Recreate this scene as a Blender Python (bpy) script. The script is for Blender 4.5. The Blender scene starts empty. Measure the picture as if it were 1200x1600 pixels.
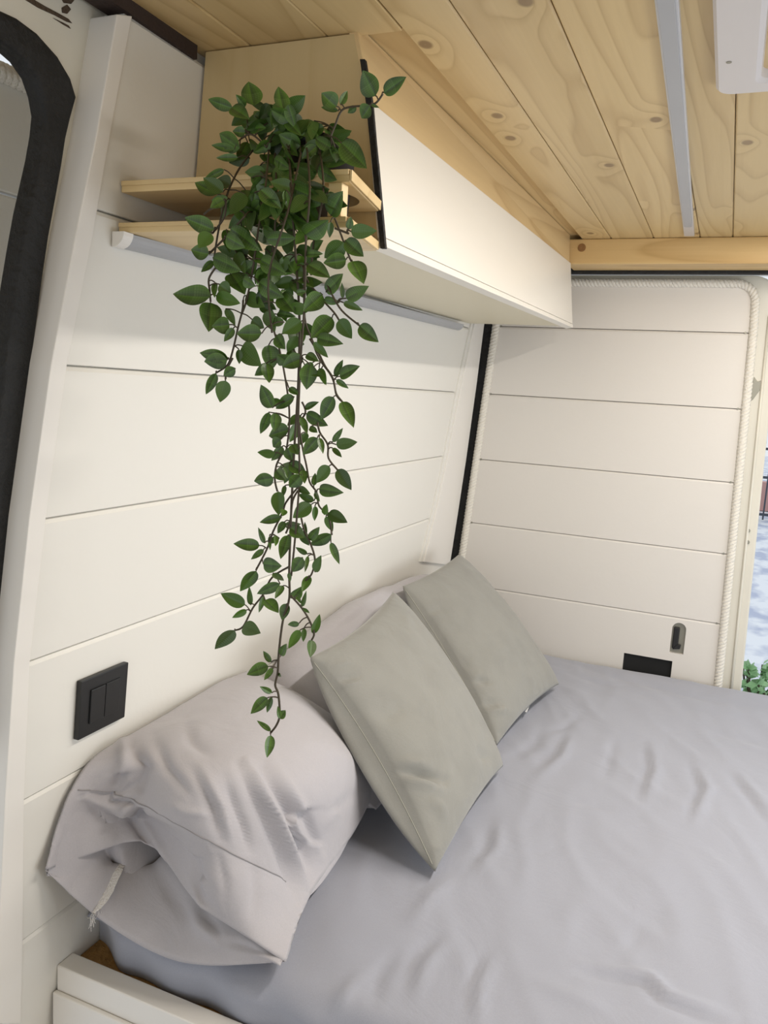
import bpy, bmesh, math, random
from mathutils import Vector, Matrix, noise
random.seed(7)
PI = math.pi
# ---------------------------------------------------------------- camera
F = 1256.0
RM = Matrix(((0.91808831, -0.11388994, 0.37966161),
             (0.39175184, 0.11483635, -0.91287628),
             (0.06036847, 0.98683418, 0.1500465)))
CAM = Vector((0, 0, 0.75))
scn = bpy.context.scene
cd = bpy.data.cameras.new('camera'); cam = bpy.data.objects.new('camera', cd)
scn.collection.objects.link(cam); scn.camera = cam
cd.sensor_fit = 'VERTICAL'; cd.sensor_height = 36; cd.lens = 36 * F / 1600; cd.clip_start = 0.02; cd.clip_end = 200
m4 = RM.to_4x4(); m4.translation = CAM; cam.matrix_world = m4
# ---------------------------------------------------------------- light
scn.view_settings.view_transform = 'Standard'; scn.view_settings.look = 'None'
scn.view_settings.exposure = 0.0; scn.view_settings.gamma = 1.0
try: scn.view_settings.use_curve_mapping = False
except Exception: pass
w = bpy.data.worlds.new('world'); scn.world = w; w.use_nodes = True
bg = w.node_tree.nodes['Background']; bg.inputs[0].default_value = (0.90, 0.95, 1.0, 1); bg.inputs[1].default_value = 0.9
def area(name, loc, size, sy, energy, col, rot):
    l = bpy.data.lights.new(name, 'AREA'); l.shape = 'RECTANGLE'; l.size = size; l.size_y = sy; l.energy = energy; l.color = col
    o = bpy.data.objects.new(name, l); scn.collection.objects.link(o); o.location = loc; o.rotation_euler = rot
    return o
area('ceiling_strip_light', (0.16, 1.62, 1.160), 0.02, 0.8, 7.0, (1.0, 0.94, 0.87), (0, 0, 0))   # right-hand ceiling strip
area('ceiling_lamp_light', (0.15, 0.95, 1.150), 0.03, 0.34, 6.5, (1.0, 0.94, 0.87), (0, 0, 0))   # lamp of the roof hatch
area('right_side_fill', (1.02, 1.30, 0.34), 0.5, 1.5, 8.0, (0.93, 0.97, 1.0), (0, math.radians(90), 0))  # added fill for daylight from the right; its side window is made up
area('cab_daylight', (0.5, -1.35, 0.55), 0.9, 0.7, 3.0, (0.97, 0.98, 1.0), (math.radians(90), 0, 0))

# ---------------------------------------------------------------- helpers
def onp(px, py, n, d, m=Vector((0, 0, 0))):
    r = RM @ Vector((px - 600, -(py - 800), -F)); n = Vector(n)
    return CAM + r * ((d - CAM.dot(n)) / r.dot(n))
def PZ(px, py, z): return onp(px, py, (0, 0, 1), z)
def PY(px, py, y): return onp(px, py, (0, 1, 0), y)
def PX(px, py, x): return onp(px, py, (1, 0, 0), x)
LEAN = 0.07; WD = -0.7458 - LEAN * 0.2257
def xw(z): return WD + LEAN * z
def PW(px, py, off=0.0): return onp(px, py, (1, 0, -LEAN), WD + off)
RT = RM.transposed()
def proj(p):
    c = RT @ (Vector(p) - CAM)
    return (600 + F * c.x / -c.z, 800 - F * c.y / -c.z)
def link(o): scn.collection.objects.link(o); return o
def tag(o, label=None, cat=None, group=None, kind=None):
    if label: o['label'] = label
    if cat: o['category'] = cat
    if group: o['group'] = group
    if kind: o['kind'] = kind
    return o
def empty(name, loc, label=None, cat=None, **k):
    o = bpy.data.objects.new(name, None); link(o); o.location = loc; o.empty_display_size = .05
    return tag(o, label, cat, **k)
def obj(name, data, mat, parent=None, smooth=False):
    if isinstance(data, bmesh.types.BMesh):
        me = bpy.data.meshes.new(name); data.to_mesh(me); data.free()
    else:
        me = bpy.data.meshes.new(name); me.from_pydata([tuple(v) for v in data[0]], [], data[1])
    me.update()
    o = bpy.data.objects.new(name, me); link(o)
    if mat: me.materials.append(mat)
    if smooth:
        for p in me.polygons: p.use_smooth = True
    if parent:
        o.parent = parent; o.matrix_parent_inverse = Matrix.Translation(-parent.location)
    return o
def bev(bm, w_, seg=2, ang=30):
    es = [e for e in bm.edges if len(e.link_faces) == 2 and e.calc_face_angle(0) > math.radians(ang)]
    if w_ > 0: bmesh.ops.bevel(bm, geom=es, offset=w_, segments=seg, profile=.6, affect='EDGES', clamp_overlap=True)
    return bm
def prism_bm(bm, poly, vec):
    """poly: list of points, extruded by vec"""
    vec = Vector(vec)
    a = [bm.verts.new(p) for p in poly]; b = [bm.verts.new(Vector(p) + vec) for p in poly]
    f1 = bm.faces.new(a); f2 = bm.faces.new(b[::-1]); n = len(a); fs = [f1, f2]
    for i in range(n): fs.append(bm.faces.new((a[i], b[i], b[(i + 1) % n], a[(i + 1) % n])))
    bmesh.ops.recalc_face_normals(bm, faces=fs)
    return bm
def prism(poly, vec, b=0, seg=2):
    bm = bmesh.new(); prism_bm(bm, poly, vec)
    return bev(bm, b, seg) if b else bm
def box(x0, x1, y0, y1, z0, z1, b=0.002, seg=2):
    return prism([(x0, y0, z0), (x1, y0, z0), (x1, y1, z0), (x0, y1, z0)], (0, 0, z1 - z0), b, seg)
def tube_data(pts, r, n=7, close=False, V=None, Fc=None):
    V = [] if V is None else V; Fc = [] if Fc is None else Fc
    pts = [Vector(p) for p in pts]; base = len(V); up = None
    for i, p in enumerate(pts):
        t = (pts[min(i + 1, len(pts) - 1)] - pts[max(i - 1, 0)]).normalized()
        if up is None: up = t.orthogonal().normalized()
        up = (up - t * up.dot(t)).normalized(); s = t.cross(up)
        rr = r[i] if isinstance(r, (list, tuple)) else r
        for k in range(n):
            a = 2 * PI * k / n; V.append(p + (up * math.cos(a) + s * math.sin(a)) * rr)
    for i in range(len(pts) - 1):
        for k in range(n):
            Fc.append((base + i * n + k, base + i * n + (k + 1) % n, base + (i + 1) * n + (k + 1) % n, base + (i + 1) * n + k))
    Fc.append(tuple(base + k for k in range(n))[::-1]); Fc.append(tuple(base + (len(pts) - 1) * n + k for k in range(n)))
    return V, Fc
def smooth_path(pts, sub=6):
    pts = [Vector(p) for p in pts]; out = []
    for i in range(len(pts) - 1):
        p0 = pts[max(i - 1, 0)]; p1 = pts[i]; p2 = pts[i + 1]; p3 = pts[min(i + 2, len(pts) - 1)]
        for k in range(sub):
            t = k / sub
            out.append(0.5 * ((2 * p1) + (-p0 + p2) * t + (2 * p0 - 5 * p1 + 4 * p2 - p3) * t * t + (-p0 + 3 * p1 - 3 * p2 + p3) * t ** 3))
    out.append(pts[-1]); return out
def boolean(o, cutter_bm):
    me = bpy.data.meshes.new('cut'); cutter_bm.to_mesh(me); cutter_bm.free()
    c = bpy.data.objects.new('cut', me); link(c)
    md = o.modifiers.new('b', 'BOOLEAN'); md.object = c; md.operation = 'DIFFERENCE'; md.solver = 'EXACT'
    bpy.context.view_layer.update()
    dg = bpy.context.evaluated_depsgraph_get(); new = bpy.data.meshes.new_from_object(o.evaluated_get(dg))
    o.modifiers.clear(); o.data = new; bpy.data.objects.remove(c)
def smoothstep(a, b, x):
    t = max(0, min(1, (x - a) / (b - a))); return t * t * (3 - 2 * t)

# ---------------------------------------------------------------- materials
def mat(name, col, rough=.5, bump=0, bscale=60, var=0, vscale=3, metal=0, sheen=0, spec=.5):
    m = bpy.data.materials.new(name); m.use_nodes = True; nt = m.node_tree; b = nt.nodes['Principled BSDF']
    b.inputs['Base Color'].default_value = (*col, 1); b.inputs['Roughness'].default_value = rough
    b.inputs['Metallic'].default_value = metal; b.inputs['Specular IOR Level'].default_value = spec
    if sheen: b.inputs['Sheen Weight'].default_value = sheen
    tc = nt.nodes.new('ShaderNodeTexCoord')
    if var:
        n = nt.nodes.new('ShaderNodeTexNoise'); n.inputs['Scale'].default_value = vscale; n.inputs['Detail'].default_value = 4
        nt.links.new(tc.outputs['Object'], n.inputs['Vector'])
        mx = nt.nodes.new('ShaderNodeMix'); mx.data_type = 'RGBA'
        mx.inputs[6].default_value = (*[c * (1 - var) for c in col], 1); mx.inputs[7].default_value = (*[min(1, c * (1 + var)) for c in col], 1)
        nt.links.new(n.outputs[0], mx.inputs[0]); nt.links.new(mx.outputs[2], b.inputs['Base Color'])
    if bump:
        n = nt.nodes.new('ShaderNodeTexNoise'); n.inputs['Scale'].default_value = bscale; n.inputs['Detail'].default_value = 5
        nt.links.new(tc.outputs['Object'], n.inputs['Vector'])
        bp = nt.nodes.new('ShaderNodeBump'); bp.inputs['Strength'].default_value = bump; bp.inputs['Distance'].default_value = .01
        nt.links.new(n.outputs[0], bp.inputs['Height']); nt.links.new(bp.outputs[0], b.inputs['Normal'])
    return m
def N(nt, typ, **k):
    n = nt.nodes.new(typ)
    for a, v in k.items(): setattr(n, a, v)
    return n
def math_(nt, op, a, b=None, c=None):
    n = nt.nodes.new('ShaderNodeMath'); n.operation = op
    for i, v in enumerate((a, b, c)):
        if v is None: continue
        if isinstance(v, (int, float)): n.inputs[i].default_value = v
        else: nt.links.new(v, n.inputs[i])
    return n.outputs[0]
def wood(name, light, dark, scale=(1, 1, 1), axis='Y', rings=15, knots=True, rough=.38, contrast=1.0, knot_cut=.60):
    m = bpy.data.materials.new(name); m.use_nodes = True; nt = m.node_tree; b = nt.nodes['Principled BSDF']; L = nt.links.new
    tc = N(nt, 'ShaderNodeTexCoord'); at = N(nt, 'ShaderNodeAttribute', attribute_name='plank')
    off = N(nt, 'ShaderNodeVectorMath', operation='SCALE'); L(at.outputs['Color'], off.inputs[0]); off.inputs['Scale'].default_value = 9
    add = N(nt, 'ShaderNodeVectorMath', operation='ADD'); L(tc.outputs['Object'], add.inputs[0]); L(off.outputs[0], add.inputs[1])
    def mp(s, along):
        q = N(nt, 'ShaderNodeMapping'); v = [s, s, s]; v['XYZ'.index(axis)] = along; q.inputs['Scale'].default_value = v
        L(add.outputs[0], q.inputs[0]); return q.outputs[0]
    # knots: sparse voronoi cells
    vo = N(nt, 'ShaderNodeTexVoronoi'); vo.inputs['Scale'].default_value = 1; vo.voronoi_dimensions = '2D' if axis == 'Y' and rings > 10 else '3D'; L(mp(6.0, 4.2), vo.inputs['Vector'])
    sep = N(nt, 'ShaderNodeSeparateColor'); L(vo.outputs['Color'], sep.inputs[0])
    pres = math_(nt, 'GREATER_THAN', sep.outputs[0], knot_cut if knots else 2.0)
    near = N(nt, 'ShaderNodeMapRange'); near.inputs[1].default_value = .42; near.inputs[2].default_value = 0.0
    L(vo.outputs['Distance'], near.inputs[0]); nearp = math_(nt, 'MULTIPLY', near.outputs[0], pres)
    no = N(nt, 'ShaderNodeTexNoise'); no.inputs['Scale'].default_value = 1; no.inputs['Detail'].default_value = 1.2; L(mp(6.5 * scale[0], .55 * scale[1]), no.inputs['Vector'])
    fld = math_(nt, 'ADD', math_(nt, 'MULTIPLY', no.outputs[0], rings), math_(nt, 'MULTIPLY', math_(nt, 'POWER', nearp, 2.0), 2.2))
    fr = math_(nt, 'FRACT', fld)
    ring = N(nt, 'ShaderNodeValToRGB'); L(fr, ring.inputs[0]); e = ring.color_ramp.elements
    e[0].position = 0; e[0].color = (1, 1, 1, 1); e[1].position = 1; e[1].color = (1, 1, 1, 1)
    for p, c in ((.5, .92), (.80, .45), (.88, .15), (.94, .75)):
        x = e.new(p); x.color = (c, c, c, 1)
    fine = N(nt, 'ShaderNodeTexNoise'); fine.inputs['Scale'].default_value = 1; fine.inputs['Detail'].default_value = 3; L(mp(160, 5), fine.inputs['Vector'])
    big = N(nt, 'ShaderNodeTexNoise'); big.inputs['Scale'].default_value = 1; big.inputs['Detail'].default_value = 2; L(mp(11, .8), big.inputs['Vector'])
    g = math_(nt, 'ADD', math_(nt, 'MULTIPLY', ring.outputs[0], .55 * contrast), math_(nt, 'MULTIPLY', fine.outputs[0], .25 * contrast))
    g = math_(nt, 'ADD', g, math_(nt, 'MULTIPLY', big.outputs[0], .55 * contrast))
    g = math_(nt, 'ADD', g, 1 - 1.0 * contrast)
    mx = N(nt, 'ShaderNodeMix', data_type='RGBA'); L(g, mx.inputs[0]); mx.inputs[6].default_value = (*dark, 1); mx.inputs[7].default_value = (*light, 1)
    # per-plank tint
    hsv = N(nt, 'ShaderNodeHueSaturation'); L(mx.outputs[2], hsv.inputs['Color'])
    sp2 = N(nt, 'ShaderNodeSeparateColor'); L(at.outputs['Color'], sp2.inputs[0])
    L(math_(nt, 'ADD', math_(nt, 'MULTIPLY', sp2.outputs[1], .16), .92), hsv.inputs['Value'])
    kn = N(nt, 'ShaderNodeMapRange'); kn.inputs[1].default_value = .062; kn.inputs[2].default_value = .040; L(vo.outputs['Distance'], kn.inputs[0])
    k2 = math_(nt, 'MULTIPLY', math_(nt, 'MULTIPLY', kn.outputs[0], pres), .75)
    mk = N(nt, 'ShaderNodeMix', data_type='RGBA'); L(k2, mk.inputs[0]); L(hsv.outputs[0], mk.inputs[6]); mk.inputs[7].default_value = (.16, .085, .035, 1)
    L(mk.outputs[2], b.inputs['Base Color']); b.inputs['Roughness'].default_value = rough
    bp = N(nt, 'ShaderNodeBump'); bp.inputs['Strength'].default_value = .12; bp.inputs['Distance'].default_value = .002; L(fine.outputs[0], bp.inputs['Height']); L(bp.outputs[0], b.inputs['Normal'])
    return m
def fabric(name, col, rough=.85, wr=.25, wscale=9, stain=0):
    m = bpy.data.materials.new(name); m.use_nodes = True; nt = m.node_tree; b = nt.nodes['Principled BSDF']; L = nt.links.new
    b.inputs['Roughness'].default_value = rough; b.inputs['Sheen Weight'].default_value = .25; b.inputs['Specular IOR Level'].default_value = .2
    tc = N(nt, 'ShaderNodeTexCoord')
    n1 = N(nt, 'ShaderNodeTexNoise'); n1.inputs['Scale'].default_value = 600; n1.inputs['Detail'].default_value = 2; L(tc.outputs['Object'], n1.inputs[0])
    n2 = N(nt, 'ShaderNodeTexNoise'); n2.inputs['Scale'].default_value = wscale; n2.inputs['Detail'].default_value = 5; n2.inputs['Distortion'].default_value = .8; L(tc.outputs['Object'], n2.inputs[0])
    mx = N(nt, 'ShaderNodeMix', data_type='RGBA'); mx.inputs[6].default_value = (*[c * .93 for c in col], 1); mx.inputs[7].default_value = (*[c * 1.07 for c in col], 1)
    L(n1.outputs[0], mx.inputs[0])
    out = mx.outputs[2]
    if stain:
        n3 = N(nt, 'ShaderNodeTexNoise'); n3.inputs['Scale'].default_value = 14; n3.inputs['Detail'].default_value = 6; L(tc.outputs['Object'], n3.inputs[0])
        r = N(nt, 'ShaderNodeMapRange'); r.inputs[1].default_value = .45; r.inputs[2].default_value = .75; r.inputs[4].default_value = stain; L(n3.outputs[0], r.inputs[0])
        m2 = N(nt, 'ShaderNodeMix', data_type='RGBA'); L(r.outputs[0], m2.inputs[0]); L(out, m2.inputs[6]); m2.inputs[7].default_value = (*[c * .72 for c in col], 1); out = m2.outputs[2]
    L(out, b.inputs['Base Color'])
    b1 = N(nt, 'ShaderNodeBump'); b1.inputs['Strength'].default_value = .15; b1.inputs['Distance'].default_value = .0006; L(n1.outputs[0], b1.inputs['Height'])
    b2 = N(nt, 'ShaderNodeBump'); b2.inputs['Strength'].default_value = wr; b2.inputs['Distance'].default_value = .02; L(n2.outputs[0], b2.inputs['Height']); L(b1.outputs[0], b2.inputs['Normal'])
    L(b2.outputs[0], b.inputs['Normal'])
    return m
M = {}
M['paint'] = mat('cream_white_paint', (.775, .755, .70), .42, .03, 90)
M['doorpaint'] = mat('door_panel_paint', (.715, .68, .63), .45, .03, 90)
M['metalpaint'] = mat('aged_body_paint', (.70, .67, .58), .35, .05, 30, .08, 5)
M['trimpaint'] = mat('trim_paint', (.82, .79, .74), .38)
M['flap'] = mat('flap_laminate', (.82, .78, .70), .35)
M['rubber'] = mat('black_rubber', (.009, .009, .009), .7, .6, 70, .5, 25)
M['blackplastic'] = mat('black_plastic', (.012, .012, .012), .42)
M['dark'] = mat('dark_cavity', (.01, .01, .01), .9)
M['rope'] = mat('cotton_rope', (.80, .76, .68), .9, .4, 300)
M['alu'] = mat('led_diffuser', (.40, .405, .42), .4)
M['alum'] = mat('aluminium', (.62, .63, .66), .35, metal=.4)
M['vent'] = mat('vent_plastic', (.66, .62, .60), .4)
M['pine'] = wood('pine_planks', (.64, .475, .235), (.38, .235, .085))
M['pinebeam'] = wood('pine_beam', (.74, .52, .24), (.46, .27, .09), axis='X', rings=9, knot_cut=.8)
M['pinetrim'] = wood('pine_fascia', (.74, .55, .29), (.48, .30, .12), axis='Y', rings=9, knot_cut=.7)
M['ply'] = wood('cream_plywood', (.60, .46, .24), (.49, .35, .155), axis='Z', rings=5, knots=True, knot_cut=.75, contrast=.6)
M['shelfwood'] = wood('shelf_wood', (.68, .51, .26), (.48, .32, .13), axis='X', rings=7, knots=False, contrast=.8)
M['osb'] = mat('chipboard', (.36, .20, .06), .8, .6, 120, .45, 60)
M['sheet'] = fabric('grey_sheet', (.345, .355, .41), wr=.22, wscale=7)
M['pillow'] = fabric('lilac_grey_cotton', (.455, .435, .455), wr=.25, wscale=10)
M['cushion'] = fabric('sage_grey_fabric', (.275, .27, .245), wr=.25, wscale=9, stain=.35)
M['seam'] = mat('seam_thread', (.30, .285, .29), .9)
M['cseam'] = mat('cushion_seam', (.42, .41, .35), .9)
M['fray'] = mat('frayed_hem', (.72, .69, .66), .9, .5, 400)
M['stem'] = mat('vine_stem', (.055, .04, .02), .6)
M['grey_metal'] = mat('latch_metal', (.30, .29, .24), .4, metal=.5)

# ---------------------------------------------------------------- ceiling
def set_plank(o, vals):
    a = o.data.color_attributes.new('plank', 'FLOAT_COLOR', 'CORNER')
    for p in o.data.polygons:
        c = vals(p)
        for li in p.loop_indices: a.data[li].color = (*c, 1)
ZC = 1.17
bm = bmesh.new(); pl = []
xs = [-0.94, -0.83, -0.72, -0.61, -0.50, -0.4052, -0.33, -0.225, -0.115, -0.04, 0.065, 0.17, 0.275, 0.38, 0.485, 0.59, 0.695, 0.80, 0.905, 1.01]
for i in range(len(xs) - 1):
    zo = .011 if xs[i + 1] < -.40 and xs[i] > -.51 else 0
    if zo: rec = box(xs[i] + .0006, xs[i + 1] - .0006, -1.3, .9415, ZC, ZC + .0108, .001); me_ = bpy.data.meshes.new('t'); rec.to_mesh(me_); rec.free(); bm.from_mesh(me_)
    sub = bmesh.new(); prism_bm(sub, [(xs[i] + .0006, -1.3, ZC + zo), (xs[i + 1] - .0006, -1.3, ZC + zo), (xs[i + 1] - .0006, 2.26, ZC + zo), (xs[i] + .0006, 2.26, ZC + zo)], (0, 0, .014)); bev(sub, .0022, 1)
    me_ = bpy.data.meshes.new('t'); sub.to_mesh(me_); sub.free(); bm.from_mesh(me_); bpy.data.meshes.remove(me_)
bm.faces.ensure_lookup_table()
ceil = obj('ceiling', bm, M['pine']); tag(ceil, 'tongue and groove pine plank ceiling with knots above the bed', 'ceiling', kind='structure')
rnd = [(random.random(), random.random(), random.random()) for _ in xs]
def pv(p):
    x = p.center.x
    for i in range(len(xs) - 1):
        if xs[i] <= x <= xs[i + 1]: return rnd[i]
    return (0, 0, 0)
set_plank(ceil, pv)
rf = obj('ceiling_roof_panel', box(-.98, 1.2, -1.3, 2.45, ZC + .03, ZC + .04, 0), M['metalpaint']); tag(rf, 'painted metal roof skin above the pine planks', 'roof', kind='structure'); rf.name = 'ceiling_roof_skin'

# ---------------------------------------------------------------- left wall
def ynear(z):     # near edge of the wall boarding, follows the corner board
    k = [(1.2, .790), (1.0, .768), (.756, .706), (.58, .688), (.40, .676), (.22, .672), (.0, .685), (-.8, .70)]
    for (z1, y1), (z0, y0) in zip(k[:-1], k[1:]):
        if z0 <= z <= z1: return y0 + (y1 - y0) * (z - z0) / (z1 - z0)
    return .7
def wall_boards(levels, y1, gap=.0004):
    V = []; Fc = []
    for (a, c) in zip(levels[:-1], levels[1:]):
        zs = [a + (c - a) * k / 3 for k in range(4)]
        sec = [(a + gap, -.012), (a + gap, -.0012), (a + gap + .001, 0), (zs[1], 0), (zs[2], 0), (c - .0065, 0), (c - .0022, -.0028), (c - gap, -.0065), (c - gap, -.012)]
        b = len(V); n = len(sec)
        for z, o in sec: V += [(xw(z) + o, ynear(z), z), (xw(z) + o, y1, z)]
        for i in range(n): j = (i + 1) % n; Fc.append((b + 2 * i, b + 2 * i + 1, b + 2 * j + 1, b + 2 * j))
        Fc.append(tuple(b + 2 * i for i in range(n))); Fc.append(tuple(b + 2 * i + 1 for i in range(n))[::-1])
    return V, Fc
wl = obj('wall_left', wall_boards([-.75, -.52, -.34, -.16, .019, .222, .404, .577, .756, .936, 1.157], 2.30), M['paint'])
tag(wl, 'cream painted tongue and groove boarding on the left van wall', 'wall', kind='structure')
bk = obj('wall_left_backing', prism([(xw(-.75) - .0115, .80, -.75), (xw(1.2) - .0115, .80, 1.2), (xw(1.2) - .03, .80, 1.2), (xw(-.75) - .03, .80, -.75)], (0, 1.64, 0)), M['paint']); tag(bk, 'painted backing behind the wall boards', 'wall', kind='structure')
bm = box(1.03, 1.07, -1.3, 2.40, -.75, .08, 0)
for a_ in ((1.03, 1.07, -1.3, 2.40, .92, 1.2), (1.03, 1.07, -1.3, .5, .08, .92), (1.03, 1.07, 2.0, 2.40, .08, .92)):  # pieces leave an invented opening in the unseen wall to admit light
    s_ = box(*a_, 0); me_ = bpy.data.meshes.new('t'); s_.to_mesh(me_); s_.free(); bm.from_mesh(me_)
o = obj('wall_right', bm, M['paint']); tag(o, 'cream right wall of the van', 'wall', kind='structure')
# near edge trim of the wall (white board with a return face)
tl = [PW(205, 25), PW(180, 18)]; 
def on_wall(px, py, off=0): return PW(px, py, off)
A = [(183, 22), (150, 215), (118, 370), (80, 570), (46, 810), (22, 1035), (8, 1250), (-2, 1470), (-8, 1600)]
B = [(207, 25), (172, 215), (145, 370), (105, 570), (72, 810), (47, 1035), (38, 1250), (36, 1470), (33, 1600)]
def strip(A, B, off, depth, name, m_, b=.0015):
    a = [PW(*p, off) for p in A]; c = [PW(*p, off) for p in B]
    bm = bmesh.new(); ring = a + c[::-1]
    n = len(a); va = [bm.verts.new(p) for p in a]; vb = [bm.verts.new(p) for p in c]
    D = Vector((-depth, 0, 0)); va2 = [bm.verts.new(p + D) for p in a]; vb2 = [bm.verts.new(p + D) for p in c]
    for i in range(n - 1):
        bm.faces.new((va[i], vb[i], vb[i + 1], va[i + 1])); bm.faces.new((va2[i], va2[i + 1], vb2[i + 1], vb2[i]))
        bm.faces.new((va[i], va[i + 1], va2[i + 1], va2[i])); bm.faces.new((vb[i], vb2[i], vb2[i + 1], vb[i + 1]))
    bm.faces.new((va[0], va2[0], vb2[0], vb[0])); bm.faces.new((va[-1], vb[-1], vb2[-1], va2[-1]))
    bmesh.ops.recalc_face_normals(bm, faces=bm.faces); bev(bm, b, 2, 50)
    return obj(name, bm, m_)
t1 = strip(A, B, .004, .060, 'trim_1', M['trimpaint']); tag(t1, 'white corner board at the near end of the boarded wall', 'trim', kind='structure')
# far corner trim board
t2 = strip([(742, 505), (722, 600), (700, 715), (682, 800), (663, 878)], [(757, 505), (745, 600), (729, 715), (716, 800), (703, 883)], .010, .02, 'trim_2', M['trimpaint'])
tag(t2, 'narrow white corner board between the wall and the rear door', 'trim', kind='structure')
# narrow bead on wall beside it
o = strip([(737, 505), (716, 600), (694, 715), (676, 800), (657, 878)], [(743, 505), (723, 600), (701, 715), (683, 800), (664, 878)], .005, .02, 'trim_3', M['paint']); tag(o, 'thin bead along the far corner board', 'trim', kind='structure')
# rear corner filler
o = obj('trim_4', prism([(xw(-.6) - .02, 2.29, -.6), (xw(1.17) - .02, 2.29, 1.17), (xw(1.17) - .02, 2.47, 1.17), (xw(-.6) - .02, 2.47, -.6)], (-.02, 0, 0)), M['rubber']); tag(o, 'dark rear corner post behind the trim', 'trim', kind='structure')

# body pillar metal around the side opening
MO = -.034
outer = [(-60, 22), (0, 15), (28, 28), (60, 52), (92, 88), (112, 122), (121, 152), (112, 185), (105, 215), (98, 260), (90, 305), (78, 370), (66, 450), (52, 560), (40, 660), (28, 780), (18, 860), (10, 920), (2, 985), (-8, 1080), (-20, 1200)]
inner = [(-60, 62), (0, 63), (20, 76), (40, 94), (58, 120), (68, 150), (73, 180), (70, 210), (63, 250), (54, 290), (44, 335), (34, 390), (24, 450), (14, 520), (5, 590), (-2, 650), (-10, 720), (-18, 800), (-26, 880), (-36, 1000), (-50, 1150)]
def poly_strip(Pa, Pb, depth):
    bm = bmesh.new(); n = len(Pa); D = Vector((-depth, 0, 0))
    rows = [[bm.verts.new(p) for p in Pa], [bm.verts.new(p) for p in Pb], [bm.verts.new(p + D) for p in Pb], [bm.verts.new(p + D) for p in Pa]]
    for i in range(n - 1):
        for j in range(4): bm.faces.new((rows[j][i], rows[(j + 1) % 4][i], rows[(j + 1) % 4][i + 1], rows[j][i + 1]))
    bm.faces.new([rows[j][0] for j in range(4)]); bm.faces.new([rows[j][-1] for j in range(4)][::-1])
    bmesh.ops.recalc_face_normals(bm, faces=bm.faces); return bm
seal_thing = obj('trim_5', bev(poly_strip([PW(*p, MO + .006) for p in outer], [PW(*p, MO + .006) for p in inner], .025), .005, 3, 50), M['rubber'], smooth=True)
tag(seal_thing, 'black rubber seal round the side door opening', 'door seal', kind='structure')
# metal skin from seal outwards to the trim board
far = [(-60, -120), (10, -110), (70, -90), (120, -60), (160, -20), (188, 10), (186, 40), (178, 90), (172, 130), (162, 190), (145, 260), (130, 330), (112, 410), (95, 510), (80, 620), (64, 720), (52, 800), (44, 880), (36, 960), (24, 1080), (12, 1200)]
o = obj('wall_pillar', poly_strip([PW(*p, MO) for p in far], [PW(*((p[0] * .4 + q[0] * .6), (p[1] * .4 + q[1] * .6)), MO) for p, q in zip(outer, inner)], .018), M['metalpaint'])
tag(o, 'worn beige painted body metal around the side opening', 'wall', kind='structure')
lowA = [(-20, 1150), (-20, 1400), (-30, 1700)]; lowB = [(30, 1150), (14, 1400), (8, 1700)]
o = obj('wall_pillar_lower', poly_strip([PW(*p, MO - .001) for p in lowA], [PW(*p, MO - .001) for p in lowB], .018), M['metalpaint']); tag(o, 'beige painted metal pillar foot beside the bed', 'wall', kind='structure')
# raised weld bead on the pillar
V, Fc = tube_data(smooth_path([PW(*p, MO + .001) for p in [(168, 20), (150, 100), (133, 170), (118, 260), (102, 350), (84, 460), (66, 590), (50, 700), (38, 830), (28, 960), (16, 1100), (8, 1250)]]), .0028, 6)
o = obj('trim_6', (V, Fc), M['metalpaint'], smooth=True); tag(o, 'raised cream bead of sealant down the pillar', 'trim', kind='structure')
# dark sealant smears on the pillar top
smear = mat('dark_smear', (.09, .06, .035), .8, .8, 200)
def blob(poly, off, m_, name):
    bm = bmesh.new(); c = Vector((sum(p[0] for p in poly) / len(poly), sum(p[1] for p in poly) / len(poly), 0))
    prism_bm(bm, [PW(p[0] + random.uniform(-1, 1), p[1] + random.uniform(-1, 1), off) for p in poly], (-.004, 0, 0)); return obj(name, bm, m_)
for poly in ([(36, -2), (60, 12), (86, 24), (104, 33), (113, 36), (108, 29), (92, 20), (70, 10), (52, -2)], [(98, 12), (106, 8), (112, 14), (106, 22), (98, 19)], [(84, 28), (100, 38), (110, 44), (108, 40), (96, 33)], [(95, -3), (120, -3), (112, 6), (100, 5)]):
    o = blob(poly, MO + .001, smear, 'trim_7'); tag(o, 'dark sealant smear on the pillar above the door seal', 'sealant smear', kind='structure')
# dark sealing strip between wall top and ceiling
a = [PW(100, -32, .004), PW(165, -5, .004), PW(205, 22, .004), PW(308, 93, .004)]; 
bm = bmesh.new()
for i, (p, h) in enumerate(zip(a, (.012, .012, .016, .016))): pass
V = []; Fc = []
for p, h in zip(a, (.03, .02, .014, .012)):
    V += [p, Vector((p.x, p.y, ZC + .001)), Vector((p.x - .03, p.y, ZC + .001)), p + Vector((-.03, 0, 0))]
for i in range(3):
    for j in range(4): Fc.append((i * 4 + j, i * 4 + (j + 1) % 4, i * 4 + 4 + (j + 1) % 4, i * 4 + 4 + j))
Fc += [(3, 2, 1, 0), (12, 13, 14, 15)]
o = obj('trim_8', (V, Fc), mat('brown_gap', (.035, .02, .015), .8, .3)); tag(o, 'dark brown gap strip between wall top and ceiling', 'trim', kind='structure')

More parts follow.
